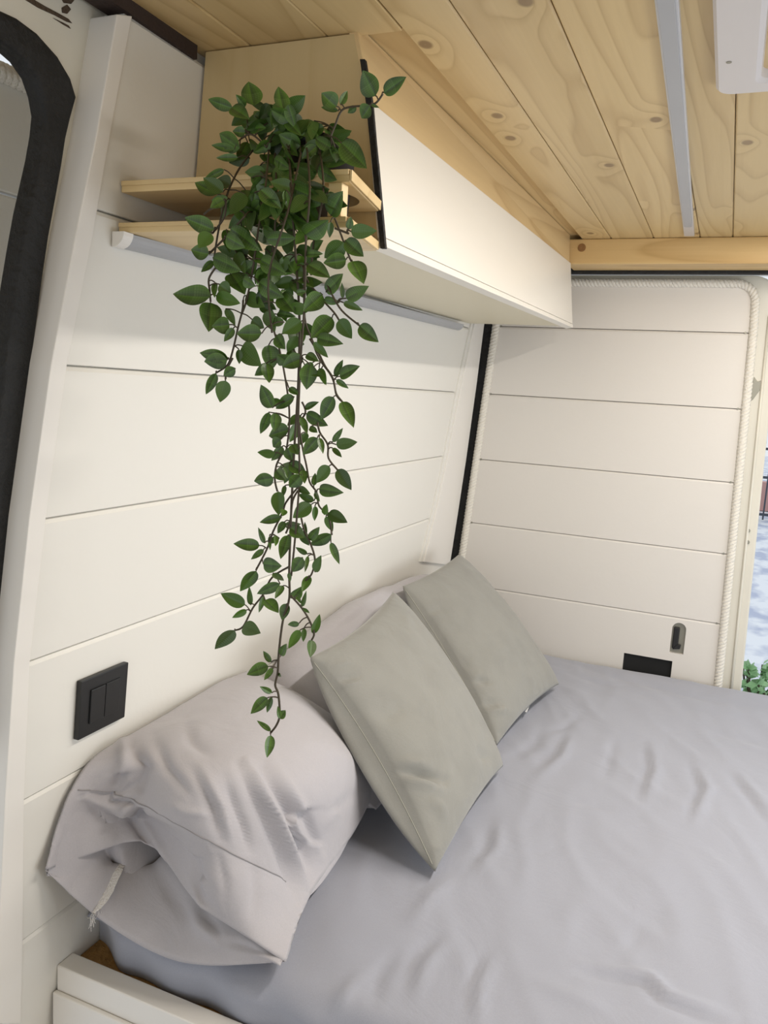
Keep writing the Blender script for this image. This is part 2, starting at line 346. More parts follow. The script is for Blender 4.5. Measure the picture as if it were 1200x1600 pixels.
# slid-open side door seen through the side opening
sd = empty('door_2', (-.97, .7, .6), 'white side door leaf with rope trim seen through the left opening', 'door', kind='structure')
bm = bmesh.new()
for z0, z1 in ((.2, .60), (.603, .985), (.988, 1.135)):
    s_ = box(-.975, -.955, .3, 1.3, z0, z1, .003); me_ = bpy.data.meshes.new('t'); s_.to_mesh(me_); s_.free(); bm.from_mesh(me_)
o = obj('boarding', bm, M['paint'], sd)
def rope_data(path, r=.0042, pitch=.024, strands=3, n=6, V=None, Fc=None):
    V = [] if V is None else V; Fc = [] if Fc is None else Fc
    path = [Vector(p) for p in path]; d = [0]
    for i in range(1, len(path)): d.append(d[-1] + (path[i] - path[i - 1]).length)
    tot = d[-1]; step = pitch / 10; k = int(tot / step); samp = []; j = 0
    for i in range(k + 1):
        s = min(i * step, tot - 1e-6)
        while j < len(d) - 2 and d[j + 1] < s: j += 1
        t = (s - d[j]) / max(1e-9, d[j + 1] - d[j]); p = path[j].lerp(path[j + 1], t); tn = (path[j + 1] - path[j]).normalized(); samp.append((p, tn, s))
    for q in range(strands):
        up = None; pts = []
        for p, tn, s in samp:
            if up is None: up = tn.orthogonal().normalized()
            up = (up - tn * up.dot(tn)).normalized(); sd_ = tn.cross(up); a_ = 2 * PI * (s / pitch + q / strands)
            pts.append(p + (up * math.cos(a_) + sd_ * math.sin(a_)) * r * .95)
        tube_data(pts, r * 1.05, n, V=V, Fc=Fc)
    return V, Fc
V, Fc = rope_data([(-.948, .3, 1.140), (-.948, 1.2, 1.140)], r=.007, pitch=.03); obj('rope_trim', (V, Fc), M['rope'], sd, True)

# ---------------------------------------------------------------- rear door
YD = 2.358
rd = empty('door_1', (-.33, 2.38, .5), 'closed rear van door leaf lined with five cream boards and rope', 'door', kind='structure')
def xl(z): return -.708 + (z - .25) * .072
def xr(z): return .030 + (.958 - z) * .025
def rounded_right(zt, r, x_l, x_r, zb, n=10):
    pts = [(x_l(zb), zb), (x_l(zt), zt)]
    cx, cz = x_r(zt) - r, zt - r
    for i in range(n + 1):
        a_ = PI / 2 - i / n * PI / 2; pts.append((cx + r * math.cos(a_), cz + r * math.sin(a_)))
    pts.append((x_r(zb), zb)); return pts
slab = rounded_right(1.105, .075, lambda z: xl(z) - .03, lambda z: xr(z) + .066, -.5)
obj('door_frame', prism([(x, 2.376, z) for x, z in slab], (0, .045, 0), .006, 3), M['metalpaint'], rd)
lv = [1.078, .9555, .7571, .5602, .364, .1677, -.06, -.3]
pan = bmesh.new()
for k in range(len(lv) - 1):
    zt, zb = lv[k] - .0005, lv[k + 1] + .0005
    if k == 0: poly = rounded_right(zt, .045, xl, xr, zb)
    else: poly = [(xl(zb), zb), (xl(zt), zt), (xr(zt), zt), (xr(zb), zb)]
    s_ = prism([(x, YD, z) for x, z in poly], (0, .014, 0))
    if k: bmesh.ops.bevel(s_, geom=[e for e in s_.edges if all(abs(v.co.z - zt) < 1e-5 and v.co.y < YD + .001 for v in e.verts)], offset=.006, segments=2, profile=.5, affect='EDGES')
    me_ = bpy.data.meshes.new('t'); s_.to_mesh(me_); s_.free(); pan.from_mesh(me_)
panel = obj('boarding', pan, M['doorpaint'], rd)
def cyl(c, r, ax, h, n=28):
    c = Vector(c); ax = Vector(ax).normalized(); u = ax.orthogonal().normalized(); v = ax.cross(u)
    return prism([c + (u * math.cos(2 * PI * i / n) + v * math.sin(2 * PI * i / n)) * r for i in range(n)], ax * h)
# arch shaped cut-out and rectangular cut-out through the boards
def arch_poly(cx, w2, z0, z1, y, n=14):
    r = w2; return [(cx - w2, y, z0), (cx + w2, y, z0)] + [(cx + r * math.cos(PI * i / n), y, z1 - r + r * math.sin(PI * i / n)) for i in range(n + 1)]
cxa = PY(1058, 1000, YD).x; panel.parent = None
zt = PY(1060, 973, YD).z; zb = PY(1056, 1021, YD).z
boolean(panel, prism([(cxa + .002 - (p[2] - .1) * 0.0 + (p[0] - cxa), YD - .03, p[2]) for p in arch_poly(cxa, .0185, zb, zt, 0)], (0, .0405, 0)))
pa, pb_ = PY(975, 1020, YD), PY(1048, 1056, YD)
boolean(panel, box(pa.x, pb_.x, YD - .03, YD + .0105, -.05, pa.z, 0))
panel.parent = rd; panel.matrix_parent_inverse = Matrix.Translation(-rd.location)
for p in panel.data.polygons: p.use_smooth = False
r_ = rd
obj('recess_back', prism([(p[0] + .002, YD + .009, p[2]) for p in arch_poly(cxa, .0178, zb + .001, zt - .001, 0)], (0, .0012, 0)), M['grey_metal'], rd)
lt = obj('latch', box(cxa - .012, cxa + .004, YD + .001, YD + .009, zb + .012, zt - .014, .003), M['blackplastic'], rd)
obj('latch_lever', prism([(cxa - .010, YD - .001, zb + .010), (cxa + .010, YD - .001, zb + .014), (cxa + .012, YD - .001, zb + .026), (cxa + .004, YD - .001, zb + .028), (cxa - .006, YD - .001, zb + .018)], (0, .008, 0), .002), M['blackplastic'], lt)
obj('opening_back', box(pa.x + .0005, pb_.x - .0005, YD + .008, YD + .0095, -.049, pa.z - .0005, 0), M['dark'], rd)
# rope round the panel
path = []
for k in range(24): z = -.15 + k / 23 * 1.20; path.append((xl(z) - .002, YD - .001, z))
path += [(xl(1.05) + .006, YD - .001, 1.072), (xl(1.05) + .03, YD - .001, 1.081)]
for k in range(1, 12): path.append((xl(1.05) + .03 + k / 12 * (xr(1.05) - .05 - xl(1.05) - .03), YD - .001, 1.081))
for i in range(9):
    a_ = PI / 2 - i / 8 * PI / 2; path.append((xr(1.03) + .003 - .05 + .05 * math.cos(a_), YD - .001, 1.031 + .05 * math.sin(a_)))
for k in range(1, 24): z = 1.03 - k / 23 * 1.2; path.append((xr(z) + .005, YD - .001, z))
V, Fc = rope_data(path, r=.0060, pitch=.030); obj('rope_trim', (V, Fc), M['rope'], rd, True)
# dark discs put in for the dark gaps where the grooves end
for z in lv[1:6]:
    for x in (xl(z) + .013, xr(z) - .014):
        obj('screw_and_gap_disc', cyl((x, YD + .0008, z), .0028, (0, -1, 0), .0018, 10), M['grey_metal'], rd)
# lock plate and bolts on the door edge
c = PY(1184, 607, 2.37)
obj('lock_plate', prism([(c.x - .016, 2.374, c.z - .036), (c.x - .008, 2.374, c.z - .03), (c.x + .008, 2.374, c.z + .0), (c.x + .006, 2.374, c.z + .022), (c.x - .002, 2.374, c.z + .018), (c.x - .012, 2.374, c.z + .030), (c.x - .016, 2.374, c.z)], (0, .01, 0), .001), M['grey_metal'], rd)
for q in ((1169, 829), (1168, 847)):
    p = PY(*q, 2.376); obj('bolt', cyl((p.x, 2.376, p.z), .0055, (0, -1, 0), .004, 12), M['grey_metal'], rd)
# vertical ridge of the door edge
V, Fc = tube_data([(xr(z) + .040, 2.374, z) for z in (-.2, .2, .6, 1.0)], .004, 8); obj('edge_ridge', (V, Fc), M['metalpaint'], rd, True)
# door rubber strips
bm = bmesh.new()
a = [PY(757, 505, 2.36), PY(735, 640, 2.36), PY(718, 760, 2.36), PY(703, 882, 2.36), PY(690, 960, 2.36)]; b_ = [PY(770, 505, 2.36), PY(749, 640, 2.36), PY(731, 760, 2.36), PY(718, 878, 2.36), PY(708, 960, 2.36)]
ra = [bm.verts.new(p) for p in a]; rb = [bm.verts.new(p) for p in b_]; ra2 = [bm.verts.new(p + Vector((0, .02, 0))) for p in a]; rb2 = [bm.verts.new(p + Vector((0, .02, 0))) for p in b_]
for i in range(4):
    for p, q in ((ra, rb), (rb, rb2), (rb2, ra2), (ra2, ra)): bm.faces.new((p[i], q[i], q[i + 1], p[i + 1]))
bm.faces.new((ra[0], ra2[0], rb2[0], rb[0])); bm.faces.new((ra[-1], rb[-1], rb2[-1], ra2[-1])); bmesh.ops.recalc_face_normals(bm, faces=bm.faces)
o = obj('trim_9', bm, M['rubber']); tag(o, 'black rubber strip between corner board and rear door', 'door seal', kind='structure')
o = obj('trim_10', box(-.69, 1.1, 2.30, 2.33, 1.098, 1.120, .005, 3), M['rubber']); tag(o, 'black rubber seal above the rear doors', 'door seal', kind='structure')
bm_ = box(-.438, 1.1, 2.20, 2.325, 1.106, 1.1695, .003); o = obj('trim_11', bm_, M['pinebeam']); tag(o, 'pine header beam across the rear end of the ceiling', 'beam', kind='structure')
set_plank(o, lambda p: (.31, .4, .7))
o = obj('trim_12', box(-.76, 1.1, 2.325, 2.44, 1.112, 1.2, 0), M['metalpaint']); tag(o, 'painted metal header above the rear doors', 'trim', kind='structure')
p = PY(909, 387, 2.2); 
hb = [q for q in scn.objects if q.name == 'trim_11'][0]
knot = obj('knot', cyl((p.x, 2.2003, p.z), .0105, (0, -1, 0), .0012, 20), mat('knot_brown', (.30, .15, .05), .6, .2, 200, .4, 150), hb)

# ---------------------------------------------------------------- overhead cabinet
cab = empty('overhead_cabinet', (-.55, 1.5, 1.05), 'long cream overhead cabinet with pine fascia along the left wall', 'cabinet')
e0 = PY(553, 50, .93); 
yb0, yb1 = .93, 2.198
T0 = Vector((-.463, yb0, ZC + .010)); T1 = Vector((-.437, yb1, ZC + .010))
F0 = PY(581, 163, yb0); F1 = PY(890, 411, yb1); G0 = PY(599, 386, yb0); G1 = PY(893, 512, yb1)
endp = [Vector((xw(ZC) + .003, yb0, ZC - .001)), Vector((T0.x, yb0, ZC - .001)), Vector((F0.x - .006, yb0, F0.z)), Vector((G0.x - .006, yb0, G0.z)), Vector((xw(.918) + .003, yb0, .918))]
o = obj('end_panel', prism(endp, (0, .012, 0), .0008, 1), M['ply'], cab); set_plank(o, lambda p: (.2, .6, .1))
def slab4(a, b, c, d, th, b_w=.0015):
    n = (b - a).cross(d - a).normalized() * th
    return prism([a, b, c, d], n, b_w)
o = obj('fascia', slab4(T0 + Vector((.002, .0, 0)), T1 + Vector((.002, 0, 0)), F1 + Vector((0, 0, -.002)), F0 + Vector((0, 0, -.002)), .012), M['pinetrim'], cab); set_plank(o, lambda p: (.5, .5, .8))
dz = Vector((.003, 0, 0))
H0 = F0.lerp(G0, .93); H1 = F1.lerp(G1, .94)
o = obj('flap_door', slab4(F0 + dz, F1 + dz, H1 + dz, H0 + dz, .016, .001), M['flap'], cab)
o2 = obj('bottom_edge_strip', slab4(H0 + dz * 1.3 + Vector((0, 0, -.0012)), H1 + dz * 1.3 + Vector((0, 0, -.0012)), G1 + dz * 1.3, G0 + dz * 1.3, .018, .001), M['flap'], cab)
# black edging on the near end of the flap
q = [PY(562, 92, yb0 - .004), PY(570, 92, yb0 - .004), PY(582, 165, yb0 - .004), PY(602, 388, yb0 - .004), PY(594, 388, yb0 - .004), PY(572, 165, yb0 - .004)]
o = obj('edge_seal', prism(q, (0, .006, 0), .0005, 1), M['rubber'], cab)
# underside
o = obj('bottom_board', prism([(G0.x - .012, yb0, G0.z + .002), (G1.x - .012, yb1, G1.z + .004), (xw(.94) + .002, yb1, G1.z + .004), (xw(.92) + .002, yb0, G0.z + .002)], (0, 0, .012), .001), mat('cabinet_underside', (.72, .66, .50), .5, .03), cab)
# far end closing panel
o = obj('end_panel', prism([(xw(1.17) + .003, yb1 - .014, 1.168), (T1.x - .012, yb1 - .014, 1.168), (G1.x - .02, yb1 - .014, G1.z + .016), (xw(.95) + .003, yb1 - .014, G1.z + .016)], (0, .012, 0)), M['ply'], cab); set_plank(o, lambda p: (.7, .3, .2))

# ---------------------------------------------------------------- little end shelf (two tiers)
sh = empty('corner_shelf', (-.55, .86, .95), 'small two tier pine shelf at the cabinet end holding the plant', 'shelf')
xf = PY(545, 300, .793).x
def shelf_board(z0, z1, name):
    poly = [(xw(z0) + .002, .793, z0), (xf, .793, z0), (xf - .025, yb0 - .0015, z0), (xw(z0) + .002, yb0 - .0015, z0)]
    return prism(poly, (0, 0, z1 - z0), .0012)
up = obj('upper_board', shelf_board(.9625, .9755, 'u'), M['shelfwood']); boolean(up, cyl((-.462, .858, .90), .047, (0, 0, 1), .2, 40))
up.parent = sh; up.matrix_parent_inverse = Matrix.Translation(-sh.location); set_plank(up, lambda p: (.1, .9, .4))
lo = obj('lower_board', shelf_board(.9165, .928, 'l'), M['shelfwood'], sh); set_plank(lo, lambda p: (.6, .7, .9))
o = obj('divider_post', box(xf - .024, xf - .008, .7925, .808, .9282, .9624, .001), M['shelfwood'], sh); set_plank(o, lambda p: (.3, 1, .9))
for z0, z1, zb_ in ((.9695, .9750, .9625), (.9225, .9275, .9165)):
    o = obj('front_lipping', box(xw(z0) + .003, xf - .0005, .7905, .793, z0, z1, .0008), M['shelfwood'], sh); set_plank(o, lambda p: (.9, .6, .2))
for z0, z1 in ((.9635, .9745), (.9175, .927)):
    o = obj('edge_lipping', prism([(xf + .0003, .7925, z0), (xf + .003, .7925, z0), (xf - .022, yb0 - .0018, z0), (xf - .0247, yb0 - .0018, z0)], (0, 0, z1 - z0), .0006), M['shelfwood'], sh); set_plank(o, lambda p: (.8, 1, .1))

# ---------------------------------------------------------------- LED profiles
lp = empty('led_profile', (-.69, .79, .905), 'unlit aluminium light profile along the wall below the shelf and cabinet', 'light strip')
y0, y1 = .785, 2.11
def qsec(y, z, r=.016, n=6):
    x0 = xw(z) + .001; return [(x0, y, z)] + [(x0 + r * math.sin(PI / 2 * i / n), y, z - r * math.cos(PI / 2 * i / n)) for i in range(n + 1)]
sec0 = qsec(.80, .9155); sec1 = qsec(y1, .936)
V = sec0 + sec1; n = len(sec0); Fc = [(i, (i + 1) % n, n + (i + 1) % n, n + i) for i in range(n)] + [tuple(range(n))[::-1], tuple(range(n, 2 * n))]
obj('diffuser', (V, Fc), M['alu'], lp)
V = [Vector(p) + Vector((0, 0, 0)) for p in qsec(.783, .9160, .0175)] + [Vector(p) for p in qsec(.7998, .9160, .0175)]
obj('end_cap', (V, Fc), M['trimpaint'], lp)
lc = empty('led_profile', (-.12, 1.2, 1.165), 'long unlit light strip in aluminium channel running along the pine ceiling', 'light strip')
pts = [PZ(1040, -40, ZC - .004), PZ(1077, 365, ZC - .004)]
def bar(name, p, q, w_, z0, z1, m_, parent, b=.001):
    d_ = (q - p); d_.z = 0; d_.normalize(); s_ = Vector((d_.y, -d_.x, 0)) * w_ / 2
    poly = [Vector((v.x, v.y, z0)) for v in (p - s_, p + s_, q + s_, q - s_)]; return obj(name, prism(poly, (0, 0, z1 - z0), b), m_, parent)
pa_, pb2 = PZ(1036, -60, 1.165), PZ(1077, 368, 1.165)
bar('channel', pa_, pb2, .0235, 1.163, ZC + .001, M['alum'], lc)
pe = pa_.lerp(pb2, .90)
d_ = (pb2 - pa_).normalized(); s_ = Vector((d_.y, -d_.x, 0)); r = .0088
poly = [pa_ - s_ * r, pa_ + s_ * r] + [pe + (s_ * math.cos(PI * i / 10) + d_ * math.sin(PI * i / 10)) * r for i in range(11)]
obj('diffuser', prism([Vector((v.x, v.y, 1.1595)) for v in poly], (0, 0, .005), .0008), M['alu'], lc)

# ---------------------------------------------------------------- roof hatch
vt = empty('roof_vent', (.14, .99, 1.16), 'white plastic roof hatch frame with a rounded corner in the pine ceiling', 'roof vent')
def rrect(x0, x1, y0, y1, r, z, n=6):
    out = []
    for cx, cy, a0 in ((x1 - r, y1 - r, 0), (x0 + r, y1 - r, PI / 2), (x0 + r, y0 + r, PI), (x1 - r, y0 + r, 1.5 * PI)):
        for i in range(n + 1): a_ = a0 + i / n * PI / 2; out.append(Vector((cx + r * math.cos(a_), cy + r * math.sin(a_), z)))
    return out
c0 = PZ(1122, 135, ZC); X0, Y1 = c0.x - .001, 1.196; X1, Y0 = X0 + .40, Y1 - .40
def loft(rings, close_last=True):
    V = [p for r_ in rings for p in r_]; n = len(rings[0]); Fc = []
    for i in range(len(rings) - 1):
        for k in range(n): Fc.append((i * n + k, i * n + (k + 1) % n, (i + 1) * n + (k + 1) % n, (i + 1) * n + k))
    if close_last: Fc.append(tuple((len(rings) - 1) * n + k for k in range(n)))
    return V, Fc
i1 = .052
V, Fc = loft([rrect(X0, X1, Y0, Y1, .020, ZC), rrect(X0, X1, Y0, Y1, .020, ZC - .010), rrect(X0 + .004, X1 - .004, Y0 + .004, Y1 - .004, .018, ZC - .014),
              rrect(X0 + i1 - .006, X1 - i1 + .006, Y0 + i1 - .02, Y1 - i1 + .02, .014, ZC - .014), rrect(X0 + i1, X1 - i1, Y0 + i1 - .014, Y1 - i1 + .014, .012, ZC - .010), rrect(X0 + i1 + .003, X1 - i1 - .003, Y0 + i1 - .01, Y1 - i1 + .01, .010, ZC + .012)])
obj('frame', (V, Fc), M['vent'], vt)
obj('blind_cassette', box(X0 + .072, X1 - .072, Y0 + .08, 1.085, ZC - .012, ZC + .006, .004), M['vent'], vt)
obj('gap', box(X0 + .0635, X0 + .0705, Y0 + .08, 1.080, ZC + .004, ZC + .010, 0), M['dark'], vt)
obj('clip', box(X0 + .078, X0 + .11, 1.045, 1.078, ZC - .0145, ZC - .012, .001), M['vent'], vt)
obj('screw_and_gap_disc', cyl((PZ(1139, 97, ZC - .014).x, PZ(1139, 97, ZC - .014).y, ZC - .0138), .0032, (0, 0, -1), .001, 12), M['grey_metal'], vt)

# ---------------------------------------------------------------- wall switch
p1, p2, p3, p4 = PW(118, 1063, .004), PW(193, 1035, .004), PW(186, 1120, .004), PW(115, 1153, .004)
sw = empty('light_switch', (xw(.31) + .004, .815, .312), 'square black double rocker light switch on the cream wall', 'light switch')
def wall_box(y0, y1, z0, z1, d0, d1, b=.0015):
    return prism([(xw(z0) + d0, y0, z0), (xw(z1) + d0, y0, z1), (xw(z1) + d0, y1, z1), (xw(z0) + d0, y1, z0)], (d1 - d0, 0, 0), b)
obj('face_plate', wall_box(.770, .859, .272, .354, .0005, .009, .0015), M['blackplastic'], sw)
obj('rocker', wall_box(.787, .8135, .289, .337, .0088, .0115, .0012), M['blackplastic'], sw)
obj('rocker', wall_box(.8155, .843, .289, .337, .0088, .0105, .0012), M['blackplastic'], sw)

# ---------------------------------------------------------------- bed base
bb = empty('bed_base', (-.3, .9, -.1), 'white boarded bed base with a chipboard top under the mattress', 'bed frame')
o = obj('front_rail', box(-.766, .98, .765, .795, -.30, -.062, .003, 3), M['trimpaint'], bb)
o = obj('rail_groove_board', box(-.766, .98, .757, .7648, -.30, -.098, .003, 3), M['trimpaint'], bb)
o = obj('base_board', box(-.766, 1.0, .7955, 2.34, -.094, -.078, .001), M['osb'], bb)
fl = obj('floor', box(-.9, 1.1, -1.3, 2.5, -.78, -.75, 0), mat('van_floor', (.35, .27, .2), .6)); tag(fl, 'brown van floor under the bed', 'floor', kind='structure')

# ---------------------------------------------------------------- soft things
def seg_dist(p, a, b):
    ax, ay = a; bx, by = b; px, py = p; dx, dy = bx - ax, by - ay; L2 = dx * dx + dy * dy
    t = max(0, min(1, ((px - ax) * dx + (py - ay) * dy) / L2)) if L2 else 0
    cx, cy = ax + t * dx, ay + t * dy; cr = dx * (py - ay) - dy * (px - ax)
    return math.hypot(px - cx, py - cy), t, (1 if cr > 0 else -1)
def fold(p, strokes):
    """strokes: (points, width, height, kind) on the cloth; returns displacement"""
    h = 0
    for pts, wd, ht, *kind in strokes:
        x0 = min(q[0] for q in pts) - 3 * wd; x1 = max(q[0] for q in pts) + 3 * wd; y0 = min(q[1] for q in pts) - 3 * wd; y1 = max(q[1] for q in pts) + 3 * wd
        if not (x0 < p[0] < x1 and y0 < p[1] < y1): continue
        best = (1e9, 0, 1); n = len(pts) - 1
        for i in range(n):
            d, t, s = seg_dist(p, pts[i], pts[i + 1])
            if d < best[0]: best = (d, (i + t) / n, s)
        d, t, s = best; env = math.sin(PI * max(.04, min(.96, t))) ** .6
        if kind and kind[0] == 'step':
            g = (s * d / wd) * math.exp(-(d / wd) ** 2 / 2) * 1.6
        else: g = math.exp(-(d / wd) ** 2)
        h += ht * g * env
    return h
def catmull_grid(C, nu, nv):
    """C[v][u] control points -> (nv+1)x(nu+1) grid"""
    def cr(P, t):
        n = len(P) - 1; x = t * n; i = min(int(x), n - 1); f = x - i
        p1, p2 = P[i], P[i + 1]; p0 = P[i - 1] if i > 0 else p1 * 2 - p2; p3 = P[i + 2] if i + 2 <= n else p2 * 2 - p1
        return 0.5 * ((2 * p1) + (-p0 + p2) * f + (2 * p0 - 5 * p1 + 4 * p2 - p3) * f * f + (-p0 + 3 * p1 - 3 * p2 + p3) * f ** 3)
    rows = [[cr(r_, k / nu) for k in range(nu + 1)] for r_ in C]
    return [[cr([rows[j][k] for j in range(len(C))], v / nv) for k in range(nu + 1)] for v in range(nv + 1)]
def grid_normals(G):
    nv, nu = len(G), len(G[0]); R = []
    for v in range(nv):
        row = []
        for u in range(nu):
            a_ = G[v][min(u + 1, nu - 1)] - G[v][max(u - 1, 0)]; b_ = G[min(v + 1, nv - 1)][u] - G[max(v - 1, 0)][u]; row.append(a_.cross(b_).normalized())
        R.append(row)
    return R
def nz(p, s, o=0): return noise.noise(Vector((p[0] * s + o, p[1] * s + o * .7, p[2] * s)))

# bed sheet over mattress
sheet_strokes_up = []
def C6(*q): return [(700 + x / 2.4, 1000 + y / 2.4) for x, y in q]
S = [(C6((480, 1235), (620, 1262), (735, 1280), (790, 1345), (870, 1382), (1020, 1440)), 7, -.007),
     (C6((500, 1215), (640, 1240), (760, 1262), (830, 1330), (920, 1360), (1060, 1410)), 9, .008),
     (C6((735, 395), (752, 480), (712, 600)), 6, -.005), (C6((765, 400), (780, 490), (745, 600)), 9, .005),
     (C6((905, 470), (945, 560), (895, 670)), 6, -.005), (C6((935, 470), (975, 560), (930, 680)), 8, .005),
     (C6((1050, 500), (1110, 570), (1200, 690)), 7, -.005), (C6((1080, 490), (1140, 560), (1230, 660)), 8, .004),
     (C6((620, 370), (610, 440), (590, 520)), 7, -.004), (C6((440, 350), (400, 430), (320, 480)), 7, -.005), (C6((460, 370), (430, 440), (350, 510)), 7, .005),
     (C6((350, 330), (330, 390), (230, 450)), 8, -.004), (C6((160, 690), (150, 770), (90, 840)), 9, -.005), (C6((190, 680), (185, 760), (120, 850)), 9, .004),
     (C6((130, 1180), (90, 1290), (80, 1400)), 8, -.005), (C6((170, 1190), (120, 1300), (110, 1420)), 8, .005),
     (C6((380, 60), (640, 140), (900, 205), (1200, 262)), 4, -.004), (C6((370, 85), (620, 165), (900, 228), (1200, 285)), 5, .003), (C6((430, 120), (560, 160), (700, 185)), 4, -.003),
     (C6((400, 160), (500, 210), (560, 290)), 6, .003), (C6((500, 280), (440, 330), (360, 350)), 5, -.003),
     (C6((1000, 345), (1100, 370), (1220, 410)), 5, -.003), (C6((450, 600), (540, 625), (620, 640)), 4, -.002),
     (C6((300, 1270), (450, 1330), (600, 1400)), 12, .004), (C6((650, 1180), (700, 1120), (720, 1060)), 10, -.002),
     (C6((10, 900), (-60, 960), (-120, 1040)), 10, .004), (C6((-40, 1120), (-120, 1200), (-160, 1320)), 10, -.005), (C6((-10, 1130), (-90, 1220), (-120, 1340)), 10, .005),
     (C6((-200, 1180), (-260, 1260), (-280, 1370)), 9, -.005), (C6((-330, 1260), (-400, 1350), (-420, 1430)), 9, .006)]
ux = [i / 220 for i in range(221)]; 
prof = []   # profile around the near edge, top and far edge: (y, z, ny)
r = .028
for z in (-.076, -.060, -.042): prof.append((.803 + (-.028 - z) * .12, z))
for i in range(7): a_ = PI - i / 6 * PI / 2; prof.append((.832 + .03 * math.cos(a_), -.03 + .03 * math.sin(a_)))
NY = 190
for i in range(1, NY): prof.append((.832 + (2.315 - .832) * i / NY, 0))
for i in range(7): a_ = PI / 2 - i / 6 * PI / 2; prof.append((2.315 + .03 * math.cos(a_), -.03 + .03 * math.sin(a_)))
prof += [(2.345, -.05), (2.345, -.076)]
V = []; Fc = []; x0, x1 = -.764, .99; nx = 221
for (y, z) in prof:
    for i in range(nx):
        x = x0 + (x1 - x0) * i / (nx - 1)
        p = Vector((x, y, z)); top = smoothstep(-.03, -.002, z); q = proj(p)
        e = .5 * nz(p, 2.1, 3) * .010 + nz(p, 6, 9) * .002
        ww = nz((x * 2.2 + y * 1.2, y * .8 - x * .4, 0), 5, 5); e += max(0, .35 - abs(ww)) * .006 * top
        e += fold(q, S) * top
        # softened dip near pillows
        nearx = smoothstep(-.70, -.766, x)
        zz = z + e * (.25 + .75 * top) - .012 * nearx * top
        yy = y
        if z < -.0: # side drape gathers
            g = (1 - top); yy += .038 * smoothstep(-.68, -.765, x) * g * (y < 1.2)
            if y < 1.2: yy = yy - .004 * g * math.sin(x * 60 + 3 * nz(p, 5)) * smoothstep(-.74, -.66, x) - .006 * g * smoothstep(-.6, -.45, x)
        V.append((max(x, xw(zz) + .003), yy, zz))
for j in range(len(prof) - 1):
    for i in range(nx - 1): Fc.append((j * nx + i, j * nx + i + 1, (j + 1) * nx + i + 1, (j + 1) * nx + i))
base_n = len(V)
# bottom and sides closing
Fc.append(tuple([0] + [0])) if False else None
Fc.append(tuple(j * nx for j in range(len(prof)))); Fc.append(tuple(j * nx + nx - 1 for j in range(len(prof)))[::-1])
Fc.append(tuple(range(nx))[::-1] + tuple((len(prof) - 1) * nx + i for i in range(nx)))
mt = obj('mattress', (V, Fc), M['sheet'], smooth=True); tag(mt, 'wide mattress under a rumpled grey fitted sheet in front of the rear door', 'mattress')

# near pillow with open pillowcase
Cn = [[(70, 1359, .100), (185, 1319, .122), (248, 1328, .118), (325, 1421, .085), (446, 1503, .030)],
      [(88, 1292, .135), (160, 1275, .155), (240, 1278, .150), (345, 1375, .125), (474, 1418, .045)],
      [(112, 1232, .170), (190, 1240, .190), (275, 1285, .188), (370, 1335, .150), (488, 1392, .045)],
      [(150, 1180, .222), (235, 1190, .240), (330, 1235, .228), (430, 1288, .165), (514, 1352, .04)],
      [(215, 1143, .236), (300, 1150, .255), (395, 1195, .240), (490, 1243, .175), (552, 1300, .04)],
      [(300, 1092, .244), (370, 1105, .256), (450, 1143, .238), (530, 1192, .175), (583, 1240, .045)],
      [(352, 1063, .240), (415, 1070, .245), (475, 1096, .220), (540, 1142, .160), (584, 1205, .06)],
      [(385, 1050, .225), (428, 1066, .220), (478, 1092, .195), (535, 1135, .140), (578, 1188, .07)]]
def ctl(C, wallclip=True):
    out = []
    for row in C:
        r_ = []
        for (a_, b_, z) in row:
            p = PZ(a_, b_, z)
            if p.x < xw(p.z) + .008: p = PW(a_, b_, .008)
            r_.append(p)
        out.append(r_)
    return out
PSt = [(q_, w_, h_ * 1.45) for q_, w_, h_ in [([(205, 1165), (225, 1200), (212, 1240)], 9, -.008), ([(190, 1150), (195, 1195), (180, 1235)], 9, .006), ([(240, 1150), (262, 1200), (300, 1245)], 8, -.005),
       ([(385, 1190), (430, 1270), (462, 1350), (478, 1400)], 6, .009), ([(372, 1195), (410, 1275), (442, 1350), (462, 1410)], 6, -.006), ([(410, 1200), (455, 1280), (490, 1370)], 7, -.007),
       ([(425, 1190), (475, 1270), (500, 1340)], 7, .006), ([(350, 1215), (380, 1290), (390, 1330)], 6, -.005), ([(300, 1200), (330, 1260), (345, 1310)], 7, -.005), ([(315, 1200), (347, 1262), (362, 1318)], 6, .004),
       ([(500, 1300), (530, 1260), (560, 1230)], 9, -.003), ([(130, 1245), (190, 1262), (215, 1258)], 6, -.007), ([(130, 1238), (190, 1243), (210, 1240)], 4, .004),
       ([(215, 1245), (218, 1285), (240, 1322)], 9, .007), ([(200, 1262), (222, 1300), (236, 1320)], 9, -.010), ([(300, 1310), (310, 1360), (318, 1410)], 7, -.004), ([(340, 1330), (350, 1370), (352, 1400)], 6, -.003), ([(395, 1350), (400, 1390), (395, 1430)], 7, -.003),
       ([(290, 1125), (300, 1160), (325, 1180)], 8, -.004), ([(265, 1255), (290, 1268), (330, 1275)], 6, .003), ([(455, 1150), (500, 1165), (560, 1200)], 16, .004)]]
def displaced(G, strokes, amp=.003, sc=9, seed=0):
    Nn = grid_normals(G); out = []
    for v, row in enumerate(G):
        r_ = []
        for u, p in enumerate(row):
            n_ = Nn[v][u]
            if n_.z < 0: n_ = -n_
            q = proj(p); r_.append(p + n_ * (fold(q, strokes) + amp * nz(p, sc, seed) + amp * .5 * nz(p, sc * 2.7, seed + 4)))
        out.append(r_)
    return out
